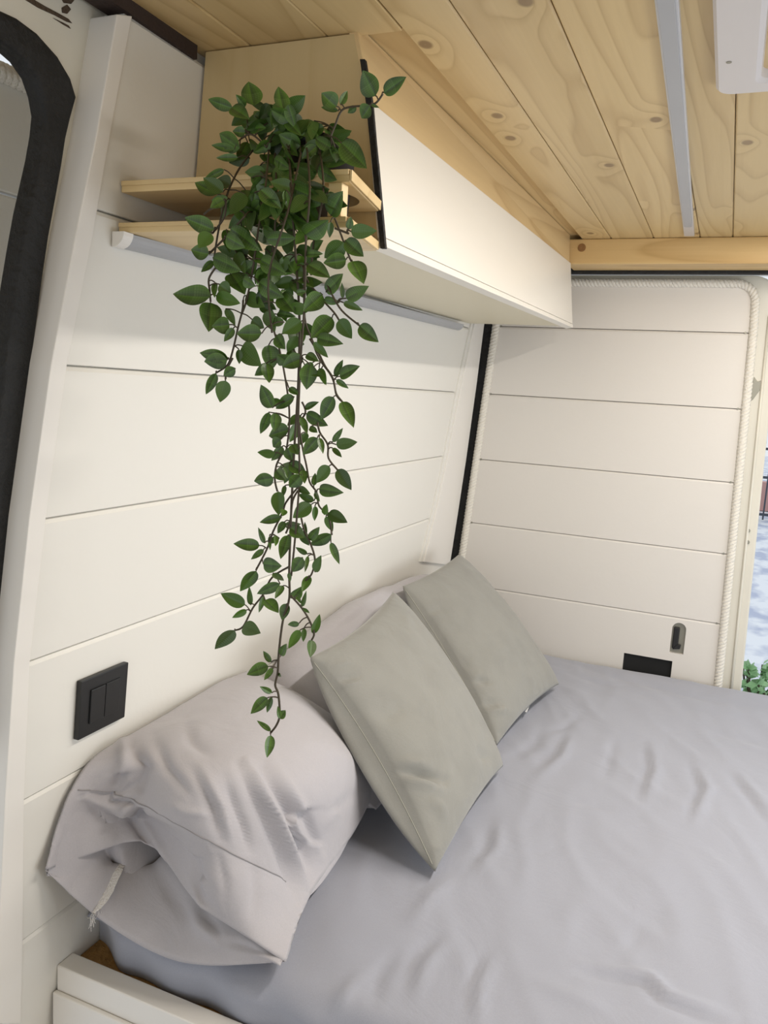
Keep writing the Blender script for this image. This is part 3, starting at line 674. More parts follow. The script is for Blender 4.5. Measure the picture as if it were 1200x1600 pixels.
def add_grid(G, V, Fc, flip=False):
    b = len(V); nv, nu = len(G), len(G[0])
    for r_ in G: V += r_
    for j in range(nv - 1):
        for i in range(nu - 1):
            f = (b + j * nu + i, b + j * nu + i + 1, b + (j + 1) * nu + i + 1, b + (j + 1) * nu + i); Fc.append(f[::-1] if flip else f)
NU, NV = 90, 110
Gt = catmull_grid(ctl(Cn), NU, NV)
seam_v = int(NV * 2 / 7)
mouth = [(0, 70, 1359, .100), (.30, 192, 1317, .122), (.37, 222, 1313, .126), (.42, 246, 1328, .116), (.62, 312, 1417, .085), (1, 446, 1503, .030)]
def mouth_at(u):
    for a_, b_ in zip(mouth[:-1], mouth[1:]):
        if u <= b_[0]:
            f = (u - a_[0]) / (b_[0] - a_[0]); return PZ(a_[1] + (b_[1] - a_[1]) * f, a_[2] + (b_[2] - a_[2]) * f, a_[3] + (b_[3] - a_[3]) * f)
    return PZ(*mouth[-1][1:])
offs = []
for u in range(NU + 1):
    m_ = mouth_at(u / NU)
    if m_.x < xw(m_.z) + .006: m_ = PW(*proj(m_), .016)
    offs.append(m_ - Gt[0][u])
for v in range(16):
    for u in range(NU + 1): Gt[v][u] = Gt[v][u] + offs[u] * (1 - v / 16) ** 1.6
Gt = displaced(Gt, PSt, .0025, 10, 2)
for v in range(NV + 1):
    for u in range(NU + 1):
        dv = abs(v - seam_v) / 9; Gt[v][u] = Gt[v][u] + Vector((0, 0, (.0003 + .0007 * min(1, abs(v - seam_v) / 5)) * math.exp(-dv * dv) * math.sin(u * .8 + 1.3 * math.sin(u * .31)) * (1 if 4 < u < NU - 4 else 0)))
        if abs(v - seam_v) < 2: Gt[v][u] = Gt[v][u] + Vector((0, 0, -.0010 if v == seam_v else -.0004))
# lower layer
Cl = [[(70, 1360, .099), (150, 1431, .040), (238, 1487, .006), (318, 1508, .006), (446, 1503, .029)]]
low0 = ctl(Cl)[0]
rows = [low0]
ct = ctl(Cn)
for k, (f_, zz) in enumerate(((-1, 0), (1, .2), (1, .05), (1, .02), (1, .02), (1, .04), (1, .5))):
    rw = ct[k + 1] if k else ct[0]; r_ = []
    if k == 0:
        rows.append([rw[0].copy()] + [p + Vector((.010, .036, -.048)) for p in rw[1:2]] + [p + Vector((.002, .034, -.024)) for p in rw[2:4]] + [rw[4].copy()]); continue
    for i, p in enumerate(rw):
        edge = abs(i - 2) / 2
        if i in (0, 4): r_.append(p.copy())
        else:
            zc = .012 + zz * (.12 if k < 1 else p.z * (.9 if k == 6 else .25)); r_.append(Vector((p.x - .0, p.y + (0.03 if k < 2 else 0), max(.020, zc))))
    rows.append(r_)
Gl = catmull_grid(rows, NU, NV)
Gl = displaced(Gl, [([(300, 1420), (318, 1450), (372, 1480)], 10, .010), ([(320, 1430), (350, 1470), (420, 1490)], 7, -.006), ([(195, 1330), (180, 1370), (155, 1425)], 5, .003), ([(150, 1340), (120, 1380), (110, 1400)], 9, -.004), ([(240, 1350), (270, 1400), (300, 1440)], 10, -.005)], .002, 9, 5)
for v in range(NV + 1):
    k = min(1, v / 10)
    for u in (0, NU): Gl[v][u] = Gt[v][u].copy()
for u in range(NU + 1): Gl[NV][u] = Gt[NV][u].copy()
for v in range(NV + 1):
    for u in range(1, NU + 1):
        p = Gt[v][u]; lim = xw(p.z) + .004 + .010 * min(1, u / 5)
        if p.x < lim: Gt[v][u] = Vector((lim, p.y, p.z))
V = []; Fc = []; add_grid(Gt, V, Fc); add_grid(Gl, V, Fc, True)
for i, v in enumerate(V):
    if v.x < xw(v.z) + .004: V[i] = Vector((xw(v.z) + .004, v.y, v.z))
pw = obj('pillow', (V, Fc), M['pillow'], smooth=True); tag(pw, 'nearest lilac grey pillow with its open pillowcase end drooping over the mattress edge', 'pillow', 'lilac grey bed pillows')
bmx = bmesh.new(); bmx.from_mesh(pw.data); bmesh.ops.remove_doubles(bmx, verts=bmx.verts, dist=.0004); bmx.to_mesh(pw.data); bmx.free()
for p in pw.data.polygons: p.use_smooth = True
sm = pw.modifiers.new('s', 'SOLIDIFY'); sm.thickness = .0016; sm.offset = 0
def seam(path, r_, name, m_, parent, n=5):
    V, Fc = tube_data(path, r_, n); return obj(name, (V, Fc), m_, parent, True)
sp = [Gt[seam_v][u] + Vector((.0006, -.0006, .0012)) for u in range(3, NU - 6)]
seam(sp, .0009, 'hem_seam', M['seam'], pw)
# frayed inner side seam
fa = [(203, 1316), (196, 1340), (186, 1368), (172, 1398), (158, 1420), (149, 1432)]
def nearest(G, px, py):
    best = None
    for row in G[:17]:
        for p in row:
            q = proj(p); d = (q[0] - px) ** 2 + (q[1] - py) ** 2
            if best is None or d < best[0]: best = (d, p)
    return best[1]
path = [nearest(Gl, *q) + Vector((0.0, -.002, .0045)) for q in fa]
wds = [.0035, .0045, .006, .007, .005, .002]; V = []; Fc = []
ps = smooth_path(path, 6); n = len(ps)
for i, p in enumerate(ps):
    t = i / (n - 1) * 5; k = min(int(t), 4); wd = wds[k] + (wds[k + 1] - wds[k]) * (t - k) + random.uniform(-.0008, .0008)
    V += [p + Vector((-wd, -.001, 0)), p + Vector((0, -.001, .001)), p + Vector((wd, 0, 0))]
for i in range(n - 1):
    for j in (0, 1): Fc.append((i * 3 + j, i * 3 + j + 1, i * 3 + 4 + j, i * 3 + 3 + j))
fr = obj('frayed_seam', (V, Fc), M['fray'], pw, True); fr['label'] = 'frayed whitish inner seam of the pillowcase'
V = []; Fc = []
for k in range(16):
    p = ps[-1 - random.randint(0, 8)]; tube_data(smooth_path([p, p + Vector((random.uniform(-.004, .003), -.004, random.uniform(-.010, -.003))), p + Vector((random.uniform(-.008, .004), -.006, random.uniform(-.024, -.008)))], 3), .0003, 4, V=V, Fc=Fc)
obj('loose_threads', (V, Fc), M['fray'], fr)

# far pillow along the wall
C2 = []
for y, s, dzz in ((1.20, .25, -.01), (1.27, .8, 0), (1.45, 1.0, 0), (1.65, 1.03, .004), (1.85, 1.0, .004), (2.02, .95, .0), (2.12, .75, -.01), (2.17, .25, -.02)):
    base = [(-.735, .262), (-.69, .272), (-.62, .225), (-.54, .13), (-.48, .035)]
    C2.append([Vector((x, y, .05 + (z - .05) * s + dzz if z > .05 else z)) for x, z in base])
G2 = catmull_grid(C2, 60, 90)
P2S = [([(520, 985), (560, 960), (600, 930)], 5, -.004), ([(550, 1000), (580, 965), (615, 940)], 5, .004), ([(600, 925), (620, 905), (640, 895)], 5, -.004), ([(480, 1010), (520, 985), (560, 950)], 6, .003)]
G2d = displaced(G2, P2S, .004, 8, 11)
Cb = [[Vector((p.x, p.y, .022 + (.03 if i in (0, 4) else 0))) if i not in (0, 4) else p.copy() for i, p in enumerate(r_)] for r_ in C2]
Gb = catmull_grid(Cb, 60, 90)
for v in range(91):
    for u in (0, 60): Gb[v][u] = G2d[v][u].copy()
for v in (0, 90):
    for u in range(61): Gb[v][u] = G2d[v][u].copy()
V = []; Fc = []; add_grid(G2d, V, Fc); add_grid(Gb, V, Fc, True)
for i, v in enumerate(V):
    if v.x < xw(v.z) + .004: V[i] = Vector((xw(v.z) + .004, v.y, v.z))
pw2 = obj('pillow', (V, Fc), M['pillow'], smooth=True); tag(pw2, 'far lilac grey pillow against the wall behind the two square cushions', 'pillow', 'lilac grey bed pillows')
bmx = bmesh.new(); bmx.from_mesh(pw2.data); bmesh.ops.remove_doubles(bmx, verts=bmx.verts, dist=.0004); bmx.to_mesh(pw2.data); bmx.free()
for p in pw2.data.polygons: p.use_smooth = True

# square cushions
def cushion(A_, B_, C_, D_, th, label, front, sag, seed, side_seam):
    """A top near, B top far, C bottom near, D bottom far"""
    n_ = (B_ - A_).cross(C_ - A_).normalized()
    if n_.dot(CAM - (A_ + D_) / 2) < 0: n_ = -n_
    NN = 110; Gf = []; Gb_ = []
    ctr = (A_ + B_ + C_ + D_) / 4
    for j in range(NN + 1):
        rf_ = []; rb_ = []
        for i in range(NN + 1):
            u, v = i / NN, j / NN      # u along A->B, v along A->C
            su, sv = 2 * u - 1, 2 * v - 1
            p = (A_ * (1 - u) + B_ * u) * (1 - v) + (C_ * (1 - u) + D_ * u) * v
            # edges pulled in between the corners
            sl, sr, st_, sb_ = sag
            ev, eu = (1 - sv * sv), (1 - su * su)
            p = p + (B_ - A_) * (sl * ev * (1 - u) ** 3 - sr * ev * u ** 3) + (C_ - A_) * (st_ * eu * (1 - v) ** 3 - sb_ * eu * v ** 3)
            bx = max(0, (1 - su * su)) ** .42 * max(0, (1 - sv * sv)) ** .42
            t_ = th * bx
            rf_.append(p + n_ * t_); rb_.append(p - n_ * t_ * .8 - (B_ - A_) * (.115 * ev ** .6 * min(1, u / .07) ** .55 * (1 - u) ** 2))
        Gf.append(rf_); Gb_.append(rb_)
    G_ = []
    for j, row in enumerate(Gf):
        rr = []
        for i, p in enumerate(row):
            u, v = i / NN, j / NN; ed = min(1, 9 * min(u, 1 - u, v, 1 - v))
            q = proj(p); rr.append(p + n_ * (fold(q, front) * 1.6 * ed + ed * (.004 * nz(p, 9, seed) + .0022 * nz(p, 24, seed))))
        G_.append(rr)
    V = []; Fc = []; add_grid(G_, V, Fc); add_grid(Gb_, V, Fc, True)
    o = obj('cushion', (V, Fc), M['cushion'], smooth=True); tag(o, label, 'cushion', 'grey square cushions')
    b_ = bmesh.new(); b_.from_mesh(o.data); bmesh.ops.remove_doubles(b_, verts=b_.verts, dist=.0006); bmesh.ops.recalc_face_normals(b_, faces=b_.faces); b_.to_mesh(o.data); b_.free()
    for p in o.data.polygons: p.use_smooth = True
    if side_seam:
        path = []
        for j in range(3, NN - 2):
            path.append(G_[j][0] + n_ * .0006)
        seam(path, .0007, 'seam', M['cseam'], o)
    return o, G_
c1 = [PZ(484, 1027, .300), PZ(614, 925, .315), PZ(680, 1362, .018), PZ(786, 1197, .022)]
def C4(*q): return [(460 + x / 2.727, 850 + y / 2.727) for x, y in q]
f1 = [(C4((330, 985), (420, 972), (520, 975), (640, 1010)), 8, -.013), (C4((340, 1025), (430, 1010), (520, 1012), (610, 1045)), 10, .010), (C4((370, 940), (470, 935), (560, 945)), 10, .006), (C4((560, 1080), (620, 1120), (640, 1180)), 10, .004), (C4((420, 260), (470, 300), (500, 380)), 9, .004), (C4((780, 860), (810, 900), (850, 930)), 8, -.004),
      (C4((150, 585), (210, 578), (270, 565)), 6, -.008), (C4((160, 600), (215, 600), (265, 590)), 5, .005), (C4((80, 500), (170, 520), (240, 500)), 6, .004),
      (C4((550, 1190), (570, 1240), (560, 1300)), 5, -.006), (C4((560, 1290), (600, 1300), (630, 1290)), 4, .005), (C4((230, 400), (300, 370), (350, 320)), 6, .004),
      (C4((300, 700), (400, 730), (480, 700)), 14, -.004), (C4((420, 1040), (470, 1100), (500, 1200)), 7, .005)]
cu1, G1c = cushion(*c1, .062, 'front sage grey square cushion leaning on the nearest pillow', f1, (.055, -.03, .035, .03), 1, True)
c2 = [PZ(629, 916, .300), PZ(717, 866, .310), PZ(776, 1165, .018), PZ(873, 1069, .022)]
f2 = [(C4((690, 480), (720, 520), (690, 570)), 8, -.010), (C4((760, 700), (820, 682), (870, 690)), 7, -.012), (C4((800, 720), (850, 705), (900, 710)), 7, .007), (C4((700, 620), (740, 640), (800, 630)), 9, .006), (C4((760, 590), (790, 580), (830, 590)), 5, -.008), (C4((530, 310), (570, 295), (620, 285)), 6, -.008),
      (C4((560, 320), (590, 310), (620, 300)), 5, .005), (C4((860, 800), (890, 810), (910, 790)), 4, -.005), (C4((620, 390), (640, 410), (660, 470)), 5, .005), (C4((700, 540), (760, 570), (800, 560)), 8, .006), (C4((1030, 600), (1040, 640), (1010, 680)), 5, -.005)]
cu2, G2c = cushion(*c2, .058, 'back sage grey square cushion nearest the rear door', f2, (.045, -.03, .02, .03), 6, True)
tgp = PZ(826, 1104, .02)
t_ = obj('care_tag', prism([PZ(820, 1112, .022), PZ(823, 1113, .022), PZ(830, 1097, .030), PZ(827, 1096, .030)], (.0, .001, .0)), mat('white_tag', (.85, .85, .85), .6), cu2)

# ---------------------------------------------------------------- hanging plant
LEAVES = []   # (px base, px tip, width px, zone)
def add(origin, sc, items):
    for it in items: LEAVES.append((origin[0] + it[0] / sc, origin[1] + it[1] / sc, origin[0] + it[2] / sc, origin[1] + it[3] / sc, it[4] / sc))
add((320, 800), 4, [(480,35,342,65,60),(372,195,333,95,35),(343,210,178,198,82),(368,235,288,297,42),(365,325,482,338,100),(322,368,220,497,85),(500,60,455,135,50),(520,145,473,295,75),(445,150,440,215,35),(405,150,408,240,25),(535,100,625,160,88),(635,140,625,60,25),(655,175,718,92,60),(790,138,658,207,78),(788,190,842,328,50),(640,262,567,220,36),(645,275,625,378,30),(612,285,550,375,85),(690,375,728,270,60),(655,400,608,500,58),(545,540,605,465,72),(610,590,635,490,30),(575,525,605,575,25),(615,600,655,632,22),(425,385,495,430,42),(470,448,325,512,72),(490,460,438,543,45),(525,380,535,435,28),(365,530,337,630,35),(378,550,462,632,78),(515,572,483,680,68),(285,580,278,463,38),(252,580,98,508,88),(262,612,170,662,44),(187,738,62,858,88),(240,715,350,758,98),(590,695,518,705,40),(595,738,522,855,62),(620,725,615,812,35),(680,760,718,637,52),(668,800,658,910,62),(475,895,512,822,52),(415,938,365,868,38),(398,965,262,1017,82),(425,978,370,1052,38),(460,1010,478,1030,20),(418,1130,343,1090,38),(392,1160,286,1262,72),(420,1158,388,1255,38),(465,1290,505,1238,55),(470,1290,455,1212,30),(412,1370,325,1303,34),(412,1395,388,1537,62)])
add((300, 500), 3.75, [(470,515,403,378,85),(450,540,400,668,60),(490,545,480,655,70),(570,640,450,680,95),(520,700,475,745,70),(530,740,465,825,60),(560,750,590,830,70),(600,450,490,520,70),(660,520,745,480,40),(670,550,798,620,78),(640,570,675,670,45),(690,630,735,660,40),(745,690,768,785,40),(735,690,650,790,82),(830,450,755,585,88),(880,478,948,632,84),(838,330,885,232,44),(865,330,985,270,74),(845,350,918,402,36),(745,280,780,380,38),(825,715,885,632,38),(845,730,970,715,72),(825,750,878,805,34),(805,855,730,955,78),(852,875,935,997,84),(715,970,722,895,38),(745,990,890,1012,80),(720,1010,750,1065,30),(478,925,363,945,88),(495,880,550,940,72),(540,860,560,930,36),(570,840,670,900,80),(640,910,570,980,85),(545,970,530,1040,30),(505,1005,510,1147,84),(715,1060,620,1020,50),(700,1080,590,1160,92),(720,1090,718,1178,38),(775,1140,790,1078,42),(800,1130,912,1188,78),(785,1150,825,1240,50),(540,1110,530,1150,45),(590,730,620,790,70),(650,880,660,960,50)])
add((270, 400), 3.636, [(215,230,0,215,118),(215,265,203,432,128),(322,390,222,400,98),(345,410,290,487,48),(240,150,238,238,36),(230,30,160,92,42),(505,440,362,440,104),(315,580,152,550,80),(310,590,178,600,98),(355,640,288,680,65),(245,665,188,787,58),(300,708,268,832,88),(375,530,378,615,40),(395,510,505,625,115),(545,505,560,650,105),(530,610,548,722,75),(740,580,622,630,90),(760,560,830,600,52),(780,618,760,760,105),(845,640,872,735,36),(905,350,785,468,112),(945,360,1018,470,88),(820,465,970,500,78),(800,490,883,578,48),(1060,395,1170,490,88),(1020,30,1085,160,98),(985,20,855,40,92),(870,205,968,100,82),(985,240,1115,170,82),(970,265,1080,310,44),(965,240,960,150,28),(861,245,950,265,46),(850,220,740,315,108),(770,50,895,125,88),(700,60,770,110,82),(490,150,635,235,98),(500,20,650,105,98),(400,100,480,30,92),(230,10,390,85,98),(330,100,410,220,112),(265,160,330,210,78),(245,225,385,270,78),(415,225,525,290,84),(610,220,690,320,112),(700,210,760,200,36),(590,330,700,345,42),(730,370,620,440,94),(590,450,640,530,72),(600,350,560,400,50),(450,360,520,410,74),(300,300,355,395,46),(650,600,590,560,82),(660,750,720,790,42),(400,130,470,170,64)])
add((250, 50), 3, [(340,355,225,315,52),(400,350,355,293,36),(440,345,415,232,92),(335,355,420,410,62),(580,370,555,255,68),(600,340,635,450,52),(828,350,757,285,78),(845,340,878,275,34),(835,370,755,352,26),(1010,300,950,180,88),(1050,285,1155,210,62),(985,345,945,405,62),(990,340,1028,355,14),(920,350,880,380,30),(375,545,278,475,80),(350,550,240,530,38),(365,590,262,590,34),(300,645,202,695,34),(400,470,340,465,46),(850,520,970,640,98),(730,500,845,570,52),(750,570,880,610,100),(740,640,830,695,62),(270,760,163,705,68),(330,720,265,690,62),(300,790,235,825,46),(255,925,115,870,78),(240,945,180,1012,68),(330,920,470,1025,82),(400,740,430,850,72),(470,740,570,830,72),(590,740,600,830,42),(620,730,780,800,104),(800,860,858,745,84),(885,925,895,865,36),(895,935,1017,932,68),(870,975,955,1053,74),(860,985,770,1060,88),(800,890,795,965,32),(680,950,790,880,92),(500,970,640,965,68),(230,1040,145,1020,74),(310,960,400,1010,72),(685,1040,765,1040,36)])
STEMS = []
def adds(origin, sc, items):
    for it in items: STEMS.append([(origin[0] + x / sc, origin[1] + y / sc) for x, y in it])
adds((320, 800), 4, [[(528,340),(420,410),(365,515),(300,600),(240,715),(187,740)], [(535,520),(610,605),(660,690),(683,760),(668,800)]])
adds((300, 500), 3.75, [[(690,110),(745,200),(780,270),(825,340),(845,430),(880,478)], [(735,600),(750,660),(795,730),(800,810),(852,877)], [(525,790),(495,850),(485,930),(500,1005)],
   [(620,980),(550,1070),(530,1130),(475,1240),(440,1340),(375,1465)], [(620,1000),(590,1060),(575,1180),(550,1250)], [(640,1160),(660,1240),(690,1300),(720,1400),(700,1490),(660,1530)], [(645,480),(665,540),(630,620),(650,760),(670,850),(690,950),(730,1010),(745,1090),(800,1150),(820,1260)]])
adds((270, 400), 3.636, [[(240,70),(205,130),(210,200),(215,260)], [(400,250),(395,310),(370,410),(340,540),(310,620),(245,665)], [(340,580),(305,650),(300,700)], [(745,40),(750,350),(790,470),(830,580),(905,690),(930,790),(965,830)], [(850,250),(915,320),(945,365)], [(870,150),(900,210),(960,310),(1060,395)], [(740,60),(770,150),(860,250)]])
adds((250, 50), 3, [[(800,490),(820,440),(850,370),(900,350),(1000,340),(1045,290)], [(205,855),(240,828),(300,815),(310,780)], [(310,790),(300,870),(245,945)], [(780,780),(830,900),(890,1060),(905,1080)], [(820,920),(885,945)], [(400,860),(330,940),(285,985),(230,1040)], [(380,500),(430,480),(500,540)]])
# long hanging stems from the pot
STEMS += [[(452, 235), (455, 300), (462, 400), (468, 500), (466, 600), (460, 700), (455, 800), (452, 890), (452, 935), (442, 970), (436, 1017), (434, 1050), (430, 1070), (435, 1085), (437, 1117), (432, 1133), (423, 1145)],
          [(480, 235), (484, 300), (478, 380), (476, 470), (470, 560), (466, 660), (468, 740), (462, 830), (455, 900)],
          [(420, 235), (415, 290), (405, 350), (395, 420), (385, 470), (378, 490)], [(430, 240), (432, 320), (425, 400), (420, 480), (440, 560), (452, 640), (448, 700), (440, 710)],
          [(470, 240), (450, 330), (420, 430), (425, 520)], [(500, 235), (505, 300), (490, 380), (486, 430)], [(395, 235), (370, 270), (350, 320), (335, 400), (338, 420)]]
def depth_of(py):    # hangs just in front of the shelf, bushier round the pot
    if py < 240: return .80
    if py < 300: return .80 - (py - 240) / 60 * .055
    return .742
plant = empty('hanging_plant', (-.462, .858, .9285), 'trailing artificial green leafy plant in a black pot hanging from the end shelf', 'plant')
# pot
pot_r = [(.0, .0005), (.030, .0005), (.033, .002), (.040, .085), (.0435, .085), (.0435, .094), (.040, .094), (.037, .08), (.0, .078)]
V = []; Fc = []; n = 32
for r_, z in pot_r:
    for k in range(n): V.append((-.462 + max(r_, .0005) * math.cos(2 * PI * k / n), .858 + max(r_, .0005) * math.sin(2 * PI * k / n), .9285 + z))
for i in range(len(pot_r) - 1):
    for k in range(n): Fc.append((i * n + k, i * n + (k + 1) % n, (i + 1) * n + (k + 1) % n, (i + 1) * n + k))
obj('pot', (V, Fc), M['blackplastic'], plant, True)
# leaf material
lm = bpy.data.materials.new('glossy_leaf'); lm.use_nodes = True; nt = lm.node_tree; b = nt.nodes['Principled BSDF']; L = nt.links.new
uv = N(nt, 'ShaderNodeUVMap', uv_map='UVMap'); sp_ = N(nt, 'ShaderNodeSeparateXYZ'); L(uv.outputs[0], sp_.inputs[0])
au = math_(nt, 'ABSOLUTE', math_(nt, 'SUBTRACT', sp_.outputs[0], .5)); au2 = math_(nt, 'MULTIPLY', au, 2)
ramp = N(nt, 'ShaderNodeValToRGB'); L(au2, ramp.inputs[0]); e = ramp.color_ramp.elements; e[0].position = 0; e[0].color = (.6, .6, .6, 1); e[1].position = 1; e[1].color = (.1, .1, .1, 1)
for p, c in ((.03, .55), (.07, 0), (.26, .05), (.34, .8), (.42, .1), (.62, .05), (.69, .6), (.76, .05)):
    x = e.new(p); x.color = (c, c, c, 1)
fade = N(nt, 'ShaderNodeMapRange'); fade.inputs[1].default_value = .98; fade.inputs[2].default_value = .55; L(sp_.outputs[1], fade.inputs[0])
at = N(nt, 'ShaderNodeAttribute', attribute_name='leafvar'); s3 = N(nt, 'ShaderNodeSeparateColor'); L(at.outputs['Color'], s3.inputs[0])
mx = N(nt, 'ShaderNodeMix', data_type='RGBA'); L(s3.outputs[0], mx.inputs[0]); mx.inputs[6].default_value = (.018, .042, .006, 1); mx.inputs[7].default_value = (.070, .165, .012, 1)
m2 = N(nt, 'ShaderNodeMix', data_type='RGBA'); L(math_(nt, 'MULTIPLY', math_(nt, 'MULTIPLY', ramp.outputs[0], fade.outputs[0]), math_(nt, 'ADD', math_(nt, 'MULTIPLY', s3.outputs[1], .75), .32)), m2.inputs[0]); L(mx.outputs[2], m2.inputs[6]); m2.inputs[7].default_value = (.27, .40, .15, 1)
L(m2.outputs[2], b.inputs['Base Color']); b.inputs['Roughness'].default_value = .33; b.inputs['Specular IOR Level'].default_value = .5
bp = N(nt, 'ShaderNodeBump'); bp.inputs['Strength'].default_value = .15; bp.inputs['Distance'].default_value = .0006; L(ramp.outputs[0], bp.inputs['Height']); L(bp.outputs[0], b.inputs['Normal'])
NL, NA = 14, 8
def leaf(P0, P1, wd, roll, bend, V, Fc, UV):
    ax = P1 - P0; Ln = ax.length; a_ = ax / Ln; vd = (CAM - P0).normalized(); s_ = a_.cross(vd).normalized(); n_ = s_.cross(a_).normalized()
    s2 = s_ * math.cos(roll) + n_ * math.sin(roll); n2 = s2.cross(a_).normalized()
    wd = wd / max(.55, math.cos(roll)); base = len(V)
    for j in range(NL + 1):
        t = j / NL; pr = (t ** .60) * ((1 - t) ** 1.0) * 2.88 if 0 < t < 1 else 0
        for i in range(NA + 1):
            q = 2 * i / NA - 1; hw = wd * .5 * pr
            V.append(P0 + ax * t + s2 * (q * hw) + n2 * (abs(q) * hw * .32 - bend * Ln * 4 * (t * t - t) * -1 * .5))
            UV.append((i / NA, t))
    for j in range(NL):
        for i in range(NA): Fc.append((base + j * (NA + 1) + i, base + j * (NA + 1) + i + 1, base + (j + 1) * (NA + 1) + i + 1, base + (j + 1) * (NA + 1) + i))
stem3 = []
for k, st in enumerate(STEMS):
    dy = random.uniform(-.022, .012)
    stem3.append((dy, smooth_path([PY(x, y, depth_of(y) + dy) for x, y in st], 5)))
def nearest_stem(px, py):
    best = (1e9, 0, None)
    for k, (dy, pts) in enumerate(stem3):
        for p in pts[::2]:
            q = proj(p); d = math.hypot(q[0] - px, q[1] - py)
            if d < best[0]: best = (d, k, p)
    return best
groups = {}
rl = random.Random(21)
fill = []
def filler(n, cx, cy, rx, ry, smin, smax, dmin, dmax):
    for _ in range(n):
        a_ = rl.uniform(0, 2 * PI); r_ = math.sqrt(rl.random()); x = cx + rx * r_ * math.cos(a_); y = cy + ry * r_ * math.sin(a_)
        ang = rl.gauss(PI / 2, 1.1); Ln = rl.uniform(smin, smax)
        fill.append((x, y, x + Ln * math.cos(ang), y + Ln * math.sin(ang), Ln * rl.uniform(.48, .62), rl.uniform(dmin, dmax)))
filler(50, 452, 222, 88, 38, 26, 42, -.01, .05)
filler(22, 420, 185, 45, 28, 26, 40, .0, .04)
filler(48, 435, 300, 92, 45, 26, 42, .0, .03)
filler(40, 428, 375, 80, 50, 26, 40, .0, .035)
filler(20, 450, 460, 60, 55, 24, 38, -.01, .035)
filler(9, 458, 560, 38, 60, 22, 34, -.01, .035)
filler(7, 455, 680, 28, 70, 20, 32, -.01, .03)
filler(4, 452, 800, 25, 60, 18, 28, -.01, .03)
items = [(L_[0], L_[1], L_[2], L_[3], L_[4], None) for L_ in LEAVES] + fill
for (bx, by, tx, ty, wd, dd) in items:
    d, k, p = nearest_stem(bx, by); y0 = p.y if d < 40 else depth_of(by)
    if dd is not None: y0 = depth_of(by) + dd
    else: y0 += rl.uniform(-.012, .004)
    if by > 270: y0 = min(y0, .782)
    P0 = PY(bx, by, y0); yt = y0 + rl.uniform(-.016, .006)
    if by > 255 or ty > 270: yt = min(yt, .785)
    P1 = PY(tx, ty, yt); sc_ = (P0 - CAM).length / F * .95
    g = groups.setdefault(k, dict(V=[], F=[], U=[], C=[], pet=[]))
    n0 = len(g['F']); leaf(P0, P1, wd * sc_, (rl.uniform(-.5, .5) if dd is None else rl.uniform(-1.0, 1.0)), rl.uniform(-.06, .10), g['V'], g['F'], g['U'])
    lit_tint = smoothstep(240, 420, by); c = (min(1, max(0, rl.gauss(.32 + .3 * lit_tint, .22))), rl.random() ** 1.3, 0)  # shade near the ceiling put into leaf colour: upper leaves darker, lower ones brighter
    g['C'] += [c] * (len(g['F']) - n0)
    if d < 34 and d > 1.5: g['pet'].append((p, P0))
for k, (dy, pts) in enumerate(stem3):
    V, Fc = tube_data(pts, .0011 if len(pts) < 60 else .0013, 6)
    g = groups.get(k)
    if g:
        for p, q in g['pet']:
            mid = (p + q) / 2 + Vector((0, -.001, .0015)); tube_data(smooth_path([p, mid, q], 3), .0007, 5, V=V, Fc=Fc)
    st = obj('stem', (V, Fc), M['stem'], plant, True)
    if g and g['V']:
        fo = obj('foliage', (g['V'], g['F']), lm, None, True)
        fo.parent = st; fo.matrix_parent_inverse = st.matrix_world.inverted() if False else Matrix.Identity(4)
        ul = fo.data.uv_layers.new(name='UVMap'); ca = fo.data.color_attributes.new('leafvar', 'FLOAT_COLOR', 'CORNER')
        for f in fo.data.polygons:
            for li in f.loop_indices: ul.data[li].uv = g['U'][fo.data.loops[li].vertex_index]; ca.data[li].color = (*g['C'][f.index], 1)

# ---------------------------------------------------------------- outside
pv_ = bpy.data.materials.new('paving'); pv_.use_nodes = True; nt = pv_.node_tree; b = nt.nodes['Principled BSDF']; L = nt.links.new
tc = N(nt, 'ShaderNodeTexCoord'); mp = N(nt, 'ShaderNodeMapping'); mp.inputs['Scale'].default_value = (1.6, .9, 1); L(tc.outputs['Object'], mp.inputs[0])
n1 = N(nt, 'ShaderNodeTexNoise'); n1.inputs['Scale'].default_value = 2.2; n1.inputs['Detail'].default_value = 3; L(mp.outputs[0], n1.inputs[0])
r1 = N(nt, 'ShaderNodeValToRGB'); L(n1.outputs[0], r1.inputs[0]); e = r1.color_ramp.elements; e[0].position = .38; e[0].color = (.52, .57, .72, 1); e[1].position = .56; e[1].color = (.90, .93, .98, 1)
L(r1.outputs[0], b.inputs['Base Color']); b.inputs['Roughness'].default_value = .8
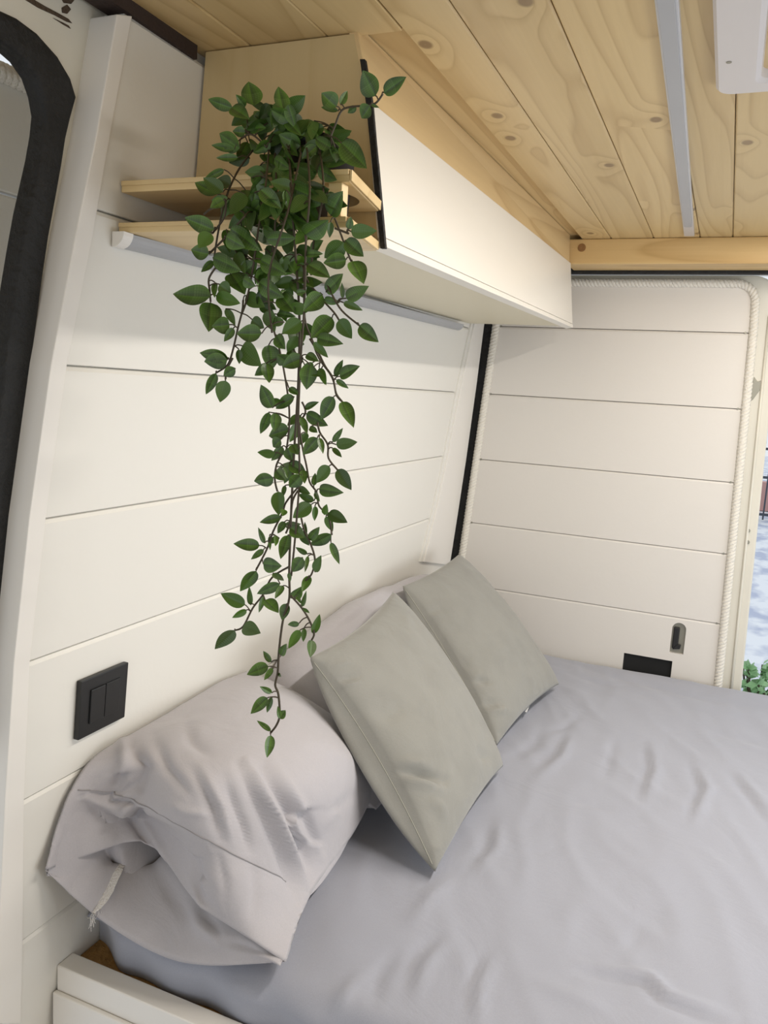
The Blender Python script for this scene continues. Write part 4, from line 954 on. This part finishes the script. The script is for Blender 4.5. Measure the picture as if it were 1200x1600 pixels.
gr = obj('ground_paving', box(-25, 40, 2.6, 45, -1.42, -1.40, 0), pv_); tag(gr, 'pale bluish stone paving outside the open rear door', 'paving', kind='structure')
fen = empty('metal_railing', (1.4, 17.8, -1.4), 'dark metal railing far outside the rear opening', 'railing')
dk = mat('dark_iron', (.06, .07, .09), .5)
for k in range(46): obj('bar', box(-2 + k * .13, -2 + k * .13 + .03, 17.8, 17.83, -1.38, .05, 0), dk, fen)
for z in (-1.3, -.55, .02): obj('rail', box(-2.1, 4.2, 17.79, 17.84, z, z + .05, 0), dk, fen)
obj('post', box(.66, .76, 17.76, 17.86, -1.39, .20, .01), dk, fen)
obj('post', box(2.66, 2.76, 17.76, 17.86, -1.39, .20, .01), dk, fen)
o = obj('garden_wall', box(-8, 14, 19.5, 19.8, -1.39, -.75, .02), mat('pink_render', (.65, .38, .34), .9, .2)); tag(o, 'low pinkish wall behind the dark railing', 'wall', None)
# shrub
sb = empty('shrub', (.33, 4.6, -1.4), 'small light green leafy shrub outside beside the rear door', 'shrub')
V = []; Fc = []; rs = random.Random(4); FV = []; FF = []
for k in range(12):
    a_ = rs.uniform(0, 6.28); tip = Vector((.33 + .13 * math.cos(a_), 4.6 + .10 * math.sin(a_), -.62 + rs.uniform(-.22, .06)))
    path = smooth_path([(.33, 4.6, -1.4), (.33 + .04 * math.cos(a_), 4.6, -1.0), tip], 5); tube_data(path, .006, 5, V=V, Fc=Fc)
    for j in range(30):
        p = Vector(path[rs.randint(4, len(path) - 1)]); d_ = Vector((rs.uniform(-1, 1), rs.uniform(-1, 1), rs.uniform(-.3, .8))).normalized(); s_ = d_.orthogonal().normalized(); l_ = rs.uniform(.045, .075)
        b0 = len(FV); FV += [p, p + d_ * l_ * .5 + s_ * l_ * .3, p + d_ * l_ + Vector((0, 0, -.008)), p + d_ * l_ * .5 - s_ * l_ * .3]; FF.append((b0, b0 + 1, b0 + 2, b0 + 3))
obj('stems', (V, Fc), M['stem'], sb); obj('foliage', (FV, FF), mat('pale_leaf', (.26, .46, .22), .5, var=.4, vscale=25), sb)
